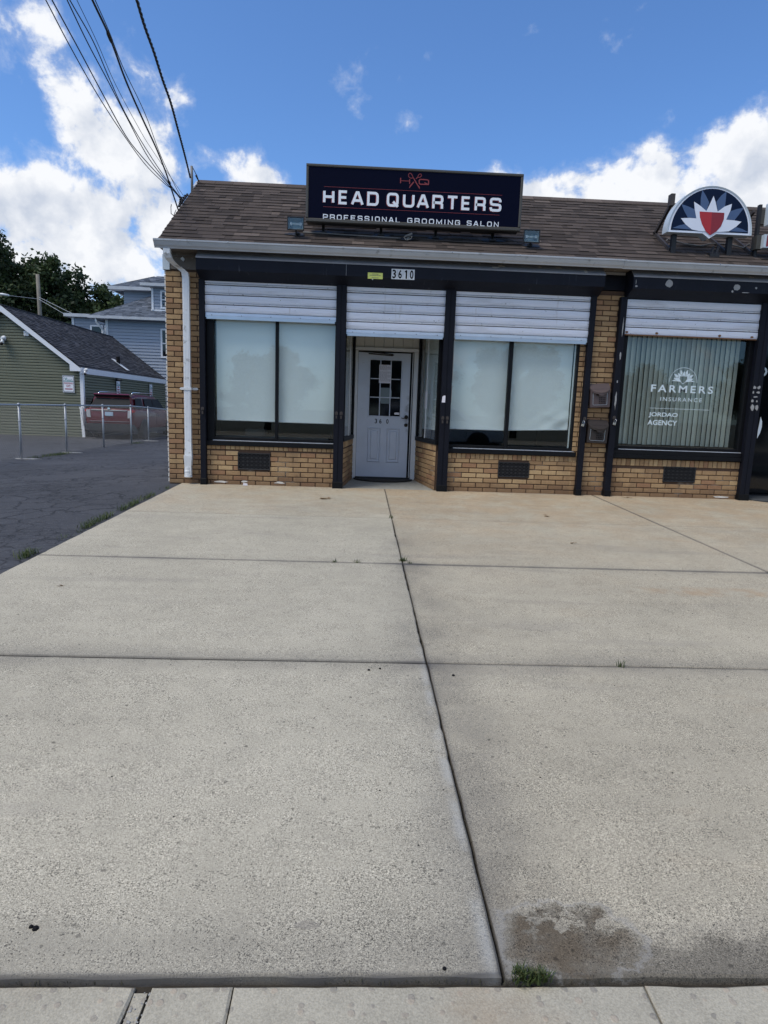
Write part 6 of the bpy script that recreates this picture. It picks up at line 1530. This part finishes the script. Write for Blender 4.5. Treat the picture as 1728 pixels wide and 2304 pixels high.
# ------------------------------------------------------------------ utility pole, street lamp
up = thing('utility_pole', (-23.9, 40, -.6), 'bare grey wooden utility pole in front of the trees', 'pole')
b = MB(); b.tube([(-23.86, 40, -.6), (-23.9, 40, 7), (-23.93, 40, 10.05)], [.17, .14, .125], 10); b.obj('pole_shaft', m_pole, up, smooth=True)
for (pts, lb_) in (([(-23.9, 39.9, 8.3), (-26, 37.0, 8.15), (-30, 32, 8.2)], 'pale wire running left from the wooden pole'), ([(-23.9, 39.9, 8.45), (-21, 37.5, 7.3), (-17.3, 33, 6.0)], 'upper wire from the wooden pole down to the house'), ([(-23.9, 39.9, 8.3), (-21, 37.5, 7.0), (-17.3, 32.8, 5.8)], 'lower wire from the wooden pole down to the house')):
    b = MB(); b.tube(pts, .014, 5); loose(b, 'overhead_wire', m_gutter, pts[0], lb_, 'wire')
q = at(8, 663, 30.0); b = MB(); b.tube([(q[0] - .55, 30, q[2] + .0), (q[0] - .1, 30, q[2] + .02), (q[0] + .28, 30, q[2] - .02)], [.04, .13, .10], 10, flat=.55); b.tube([(q[0] - 3, 30, q[2] - .3), (q[0] - .5, 30, q[2])], .03, 6)
loose(b, 'street_lamp', m_cwhite, (q[0], 30, q[2]), 'white street lamp head poking in at the left edge above the gable', 'street lamp', smooth=True)

# ------------------------------------------------------------------ chain link fence
FXX = -7.90
fe = thing('chain_link_fence', (FXX, 9, -.25), 'low galvanised chain link fence along the asphalt lot', 'fence')
py_ = [.95, 3.25, 5.575, 7.90, 10.40, 12.80, 14.60, 17.0]
ft = lambda y: 1.005 - .0 * y if y < 12.8 else 1.0 - .03 * (y - 12.8)
for y in py_:
    b = MB(); zb_ = lotz(FXX, y) - .05; b.tube([(FXX, y, zb_), (FXX, y, ft(y) + .0)], .025, 10); b.lathe([(.036, 0), (.036, .03), (.0, .055)], (FXX, y, ft(y) - .005), 'z', 10); b.tube([(FXX, y, ft(y) * .62), (FXX, y, ft(y) * .62 + .02)], .035, 8); b.obj('post', m_galv, fe, smooth=True)
b = MB(); b.tube([(FXX, -.5, ft(0))] + [(FXX, y, ft(y)) for y in py_] + [(FXX, 19, ft(19))], .022, 8); b.obj('top_rail', m_galv, fe, smooth=True)
b = MB(); p_ = .074; y = -.6; r_ = .0014
yv = y
while yv < 18.0:
    for s in (1, -1):
        z0, z1 = lotz(FXX, yv) + .03, ft(yv) - .01; H = z1 - z0; ya, yb = (yv, yv + H * .78) if s > 0 else (yv + H * .78, yv)
        i = len(b.v)
        for (yy, zz) in ((ya, z0), (yb, z1)):
            for k in range(3): an = k * 2.0944; b.v.append((FXX - .03 + .003 * s + r_ * math.cos(an), yy + r_ * math.sin(an) * .7, zz + r_ * math.sin(an) * .7))
        for k in range(3): b.f.append((i + k, i + (k + 1) % 3, i + 3 + (k + 1) % 3, i + 3 + k)); b.m.append(0); b.t.append(.5)
    yv += p_
b.obj('wire_mesh', m_link, fe, kind='stuff', fix=False)
for (y, lb_) in ((5.6, 'pale concrete footing flat at the fence post nearest the camera'), (7.95, 'pale concrete footing at the second fence post'), (14.6, 'pale concrete footing at the farthest fence post')):
    b = MB(); pts = blob(FXX + .12, y, .30, .10, 14, .25); b.prism(pts, lotz(FXX, y) - .05, lotz(FXX, y) + .012, 'z'); loose(b, 'post_footing', m_rough, (FXX, y, lotz(FXX, y)), lb_, 'footing')
gr = MB()
for (yc, hl, k) in ((7.0, .8, 420), (12.9, .35, 120), (5.9, .3, 60)):
    for i in range(k):
        y = yc + random.gauss(0, hl * .5); tuft(gr, FXX + .05 + abs(random.gauss(0, .12)), y, lotz(FXX, y) - .01, 1, .09, .02, 1.2)
prop(gr.obj('grass', m_grass, fix=False), label='scrubby grass and dead leaves at the foot of the chain link fence', cat='grass', kind='stuff')
# wheel stops
for (x, y, l, lb_) in ((-8.75, 18.6, 1.7, 'pale concrete wheel stop beyond the red car, right one'), (-10.0, 20.8, .9, 'pale concrete wheel stop seen under the red car')):
    b = MB(); zq = lotz(x, y); b.prism([(y - .09, zq), (y - .06, zq + .14), (y + .06, zq + .14), (y + .09, zq)], x - l / 2, x + l / 2, 'x'); loose(b, 'wheel_stop', m_rough, (x, y, zq), lb_, 'wheel stop')

# ------------------------------------------------------------------ parked red SUV (local: rear at y=0, forward +y, ground z=0)
sv = thing('parked_car', (-9.48, 15.0, -.30), 'dark red SUV with roof rails parked behind the chain link fence, seen from behind', 'car', rot=(0, 0, rad(-3)))
sv.scale = (.97, .97, .97)
# stations: y, half-width low, half-width belt, z bottom, z belt
ST = [(0.00, .80, .86, .62, 1.14), (.06, .90, .93, .40, 1.19), (.35, .95, .965, .36, 1.20), (1.0, .965, .985, .30, 1.19), (2.2, .965, .99, .28, 1.16), (3.4, .96, .98, .28, 1.13), (4.2, .93, .95, .30, 1.08), (4.75, .84, .86, .34, .94), (4.95, .62, .64, .42, .74)]
b = MB(); NR = 12
rings = []
for (y, wl_, wbt, z0, z1) in ST:
    pr = [(-wl_ * .82, z0), (-wl_, z0 + .14), (-wbt * 1.0, z0 + (z1 - z0) * .45), (-wbt * 1.005, z0 + (z1 - z0) * .72), (-wbt * .985, z1 - .05), (-wbt * .93, z1)]
    ring = [(x, y, z) for x, z in pr] + [(-x, y, z) for x, z in pr[::-1]]; rings.append(ring)
i0 = len(b.v)
for r in rings: b.v += r
k = len(rings[0])
for i in range(len(rings) - 1):
    for j in range(k):
        a = i0 + i * k + j; c = i0 + i * k + (j + 1) % k; b.f.append((a, c, c + k, a + k)); b.m.append(0); b.t.append(.5)
b.f.append(tuple(range(i0, i0 + k))); b.f.append(tuple(range(i0 + (len(rings) - 1) * k, i0 + len(rings) * k))); b.m += [0, 0]; b.t += [.5, .5]
body = b.obj('body', m_car, sv, smooth=True, local=True)
bv = body.modifiers.new('bevel', 'BEVEL'); bv.width = .03; bv.segments = 2; bv.limit_method = 'ANGLE'; bv.angle_limit = rad(40)
# greenhouse
GH = [(.10, .86, 1.15, .66, 1.10), (.38, .90, 1.05, .70, 1.70), (.85, .915, 1.05, .72, 1.765), (1.8, .92, 1.05, .73, 1.78), (2.7, .92, 1.05, .71, 1.745), (3.15, .90, 1.04, .66, 1.66), (4.05, .86, 1.02, .60, 1.06)]
b = MB(); rg = []
for (y, wb3, z0, wt, z1) in GH: rg.append([(-wb3, y, z0), (-wb3 + (wb3 - wt - .05) * .56, y, z0 + (z1 - z0) * .5), (-wt - .05, y, z1 - .09), (-wt + .02, y, z1 - .02), (0, y, z1 + .012), (wt - .02, y, z1 - .02), (wt + .05, y, z1 - .09), (wb3 - (wb3 - wt - .05) * .56, y, z0 + (z1 - z0) * .5), (wb3, y, z0)])
for r in rg: b.v += r
k = 9
for i in range(len(rg) - 1):
    for j in range(k - 1): a = i * k + j; b.f.append((a, a + 1, a + 1 + k, a + k)); b.m.append(0); b.t.append(.5)
b.f.append(tuple(range(k))); b.m.append(0); b.t.append(.5)
b.obj('cabin', m_car, sv, smooth=False, local=True)
def gface(pts, name, m, off=(0, 0, 0)):
    b = MB(); b.face([(p[0] + off[0], p[1] + off[1], p[2] + off[2]) for p in pts]); return b.obj(name, m, sv, local=True, fix=False)
gface([(-.81, .16, 1.24), (.81, .16, 1.24), (.665, .365, 1.60), (-.665, .365, 1.60)], 'rear_window', m_carglass, (0, -.035, 0))
def sidewin(y0, y1, y2, y3, z0=1.21, z1=1.62):
    # lower edge y0..y1 , upper edge y3..y2
    def X(z, y=2.0): return .930 - (z - 1.15) * .29
    b = MB(); b.face([(X(z0) + .012, y0, z0), (X(z0) + .012, y1, z0), (X(z1) + .03, y2, z1), (X(z1) + .03, y3, z1)]); b.obj('side_window', m_carglass, sv, local=True, fix=False)
    b = MB(); b.face([(-X(z0) - .012, y0, z0), (-X(z0) - .012, y1, z0), (-X(z1) - .03, y2, z1), (-X(z1) - .03, y3, z1)]); b.obj('side_window', m_carglass, sv, local=True, fix=False)
sidewin(.30, 1.10, 1.10, .50); sidewin(1.30, 2.20, 2.15, 1.35); sidewin(2.26, 3.40, 2.95, 2.20)
b = MB(); b.prism([(.22, 1.735), (.30, 1.775), (.62, 1.785), (.62, 1.72), (.38, 1.65)], -.70, .70, 'x'); b.obj('spoiler', m_car, sv, local=True)
b = MB(); b.prism([(.21, 1.735), (.36, 1.64), (.42, 1.66), (.42, 1.72)], -.66, .66, 'x'); b.obj('spoiler_underside', m_carblk, sv, local=True)
for s in (-1, 1):
    b = MB(); b.tube([(s * .66, .55, 1.76), (s * .66, .70, 1.835), (s * .66, 2.4, 1.85), (s * .65, 2.75, 1.76)], .022, 8); b.obj('roof_rail', m_chrome, sv, smooth=True, local=True)
    b = MB(); b.prism([(s * .72, .84), (s * .87, .86), (s * .89, 1.14), (s * .74, 1.14)], -.02, .07, 'y'); b.obj('tail_lamp', m_lampclr, sv, local=True)
    b = MB(); b.prism([(s * .80, 1.08), (s * .935, 1.06), (s * .945, 1.15), (s * .80, 1.17)], -.012, .22, 'y'); b.obj('tail_lamp', m_lampred, sv, local=True)
    b = MB(); b.prism([(s * .62, .52), (s * .86, .50), (s * .86, .545), (s * .62, .56)], .0, .05, 'y'); b.obj('reflector', m_lampred, sv, local=True)
b = MB(); b.box(-.70, .70, -.022, .02, 1.12, 1.145); b.obj('chrome_strip', m_chrome, sv, local=True)
b = MB(); b.box(-.155, .155, -.03, .0, .92, 1.07); b.obj('licence_plate', m_lplate, sv, local=True)
b = MB(); b.lathe([(.0, -.03), (.055, -.028), (.06, .0)], (0, 0, 1.18), 'y', 16); b.obj('emblem', m_chrome, sv, local=True)
b = MB(); b.prism([(-.94, .34), (.94, .34), (.92, .60), (.78, .62), (-.78, .62), (-.92, .60)], -.035, .30, 'y'); b.obj('bumper', m_carblk, sv, local=True)
b = MB(); b.box(-.78, .78, -.024, .02, .70, .712); b.obj('tailgate_crease', m_chrome, sv, local=True)
b = MB(); b.box(-.90, .90, .1, 4.7, .24, .42); b.obj('underbody', m_carblk, sv, local=True)
for s in (-1, 1):
    b = MB(); b.box(s * .955 if s > 0 else s * .985, s * .985 if s > 0 else s * .955, 1.35, 3.45, .28, .44); b.obj('sill_trim', m_carblk, sv, local=True)
    for y in (1.45, 2.45):
        b = MB(); b.tube([(s * 1.005, y, .93), (s * 1.01, y + .18, .93)], .014, 8); b.obj('door_handle', m_chrome, sv, local=True)
    for y in (1.28, 2.30, 3.40):
        b = MB(); b.box(s * .990 if s > 0 else s * .997, s * .997 if s > 0 else s * .990, y, y + .008, .48, 1.04); b.obj('door_gap', m_carblk, sv, local=True)
def wheel(x, y, s):
    t = bpy.data.objects.new('wheel', None); COL.objects.link(t); t.parent = sv; t.location = (x, y, .385)
    b = MB(); b.lathe([(.26, -.12), (.36, -.125), (.385, -.09), (.385, .09), (.36, .125), (.26, .12)], (0, 0, 0), 'x', 28); b.obj('tyre', m_tyre, t, smooth=True, local=True)
    b = MB(); b.lathe([(.26, .10 * s), (.245, .085 * s), (.24, .04 * s), (.05, .06 * s), (.0, .08 * s)], (0, 0, 0), 'x', 28); b.obj('rim', m_carblk, t, smooth=True, local=True)
    b = MB()
    for i in range(5):
        for dd in (-7, 7):
            a = rad(i * 72 + 90 + dd); c, d_ = math.cos(a), math.sin(a); u = Vector((0, c, d_)); v = Vector((0, -d_, c)) * .020
            P = [Vector((.112 * s, 0, 0)) + u * .03 - v, Vector((.112 * s, 0, 0)) + u * .03 + v, Vector((.108 * s, 0, 0)) + u * .25 + v, Vector((.108 * s, 0, 0)) + u * .25 - v]; b.face([tuple(p) for p in P]); b.face([tuple(p - Vector((.04 * s, 0, 0))) for p in P])
    b.lathe([(.262, .10 * s), (.262, .114 * s), (.240, .112 * s), (.240, .09 * s)], (0, 0, 0), 'x', 28); b.lathe([(.05, .08 * s), (.045, .118 * s), (.0, .12 * s)], (0, 0, 0), 'x', 14); b.obj('spokes', m_chrome, t, local=True)
    return t
for s in (-1, 1):
    for y in (1.02, 3.88):
        wheel(s * .875, y, s)
        b = MB(); pts = [(y + .44 * math.cos(rad(a)), .385 + .44 * math.sin(rad(a))) for a in range(-14, 195, 12)] + [(y + .385 * math.cos(rad(a)), .385 + .385 * math.sin(rad(a))) for a in range(194, -15, -12)]
        b.prism(pts, s * .955, s * 1.000, 'x'); b.obj('wheel_arch', m_carblk, sv, local=True)
        b = MB(); b.lathe([(.0, 0), (.42, 0)], (s * .996 if False else s * .990, y, .385), 'x', 24); b.lathe([(.41, 0), (.41, .2)], (s * .80, y, .385), 'x', 24)
        o = b.obj('wheel_well', m_black, sv, local=True, fix=False) if False else None
# openings for the wheels: dark discs just proud of the flank, behind tyre face
for s in (-1, 1):
    for y in (1.02, 3.88):
        b = MB(); b.lathe([(.0, s * .968), (.425, s * .968), (.425, s * .994), (.40, s * .994)], (0, y, .385), 'x', 28) if False else b.prism([(y + .43 * math.cos(rad(a)), max(.30, .385 + .43 * math.sin(rad(a)))) for a in range(0, 360, 12)], s * .90, s * .9935, 'x'); b.obj('wheel_well', m_black, sv, local=True)
for o in [o for o in sv.children if o.name.startswith('wheel') and o.type == 'EMPTY']: o.location.x = math.copysign(.905, o.location.x)

# small white scrap at the wall foot
b = MB(); b.prism([(-1.73, .0), (-1.66, .0), (-1.665, .03), (-1.725, .035)], -.10, -.085, 'y'); loose(b, 'paper_scrap', m_paper, (-1.70, -.09, 0), 'tiny white paper scrap at the wall foot under the left salon window', 'scrap')

# the pale car parked across the road that the salon windows mirror
def tree_copy(o, parent=None):
    c_ = o.copy(); COL.objects.link(c_); c_.parent = parent
    for ch in o.children: tree_copy(ch, c_)
    return c_
wc = tree_copy(sv); wc.location = (.6, -15.4, -.365); wc.rotation_euler = (0, 0, rad(-90)); wc.scale = (1, 1, 1)
wc['label'] = 'pale car parked across the road, mirrored faintly in the right salon window'
m_pale = simple('pale_car_paint', (.62, .63, .64), .35, spec=.5)
for ch in wc.children:
    if ch.name.split('.')[0] in ('body', 'cabin', 'spoiler'): ch.material_slots[0].link = 'OBJECT'; ch.material_slots[0].material = m_pale
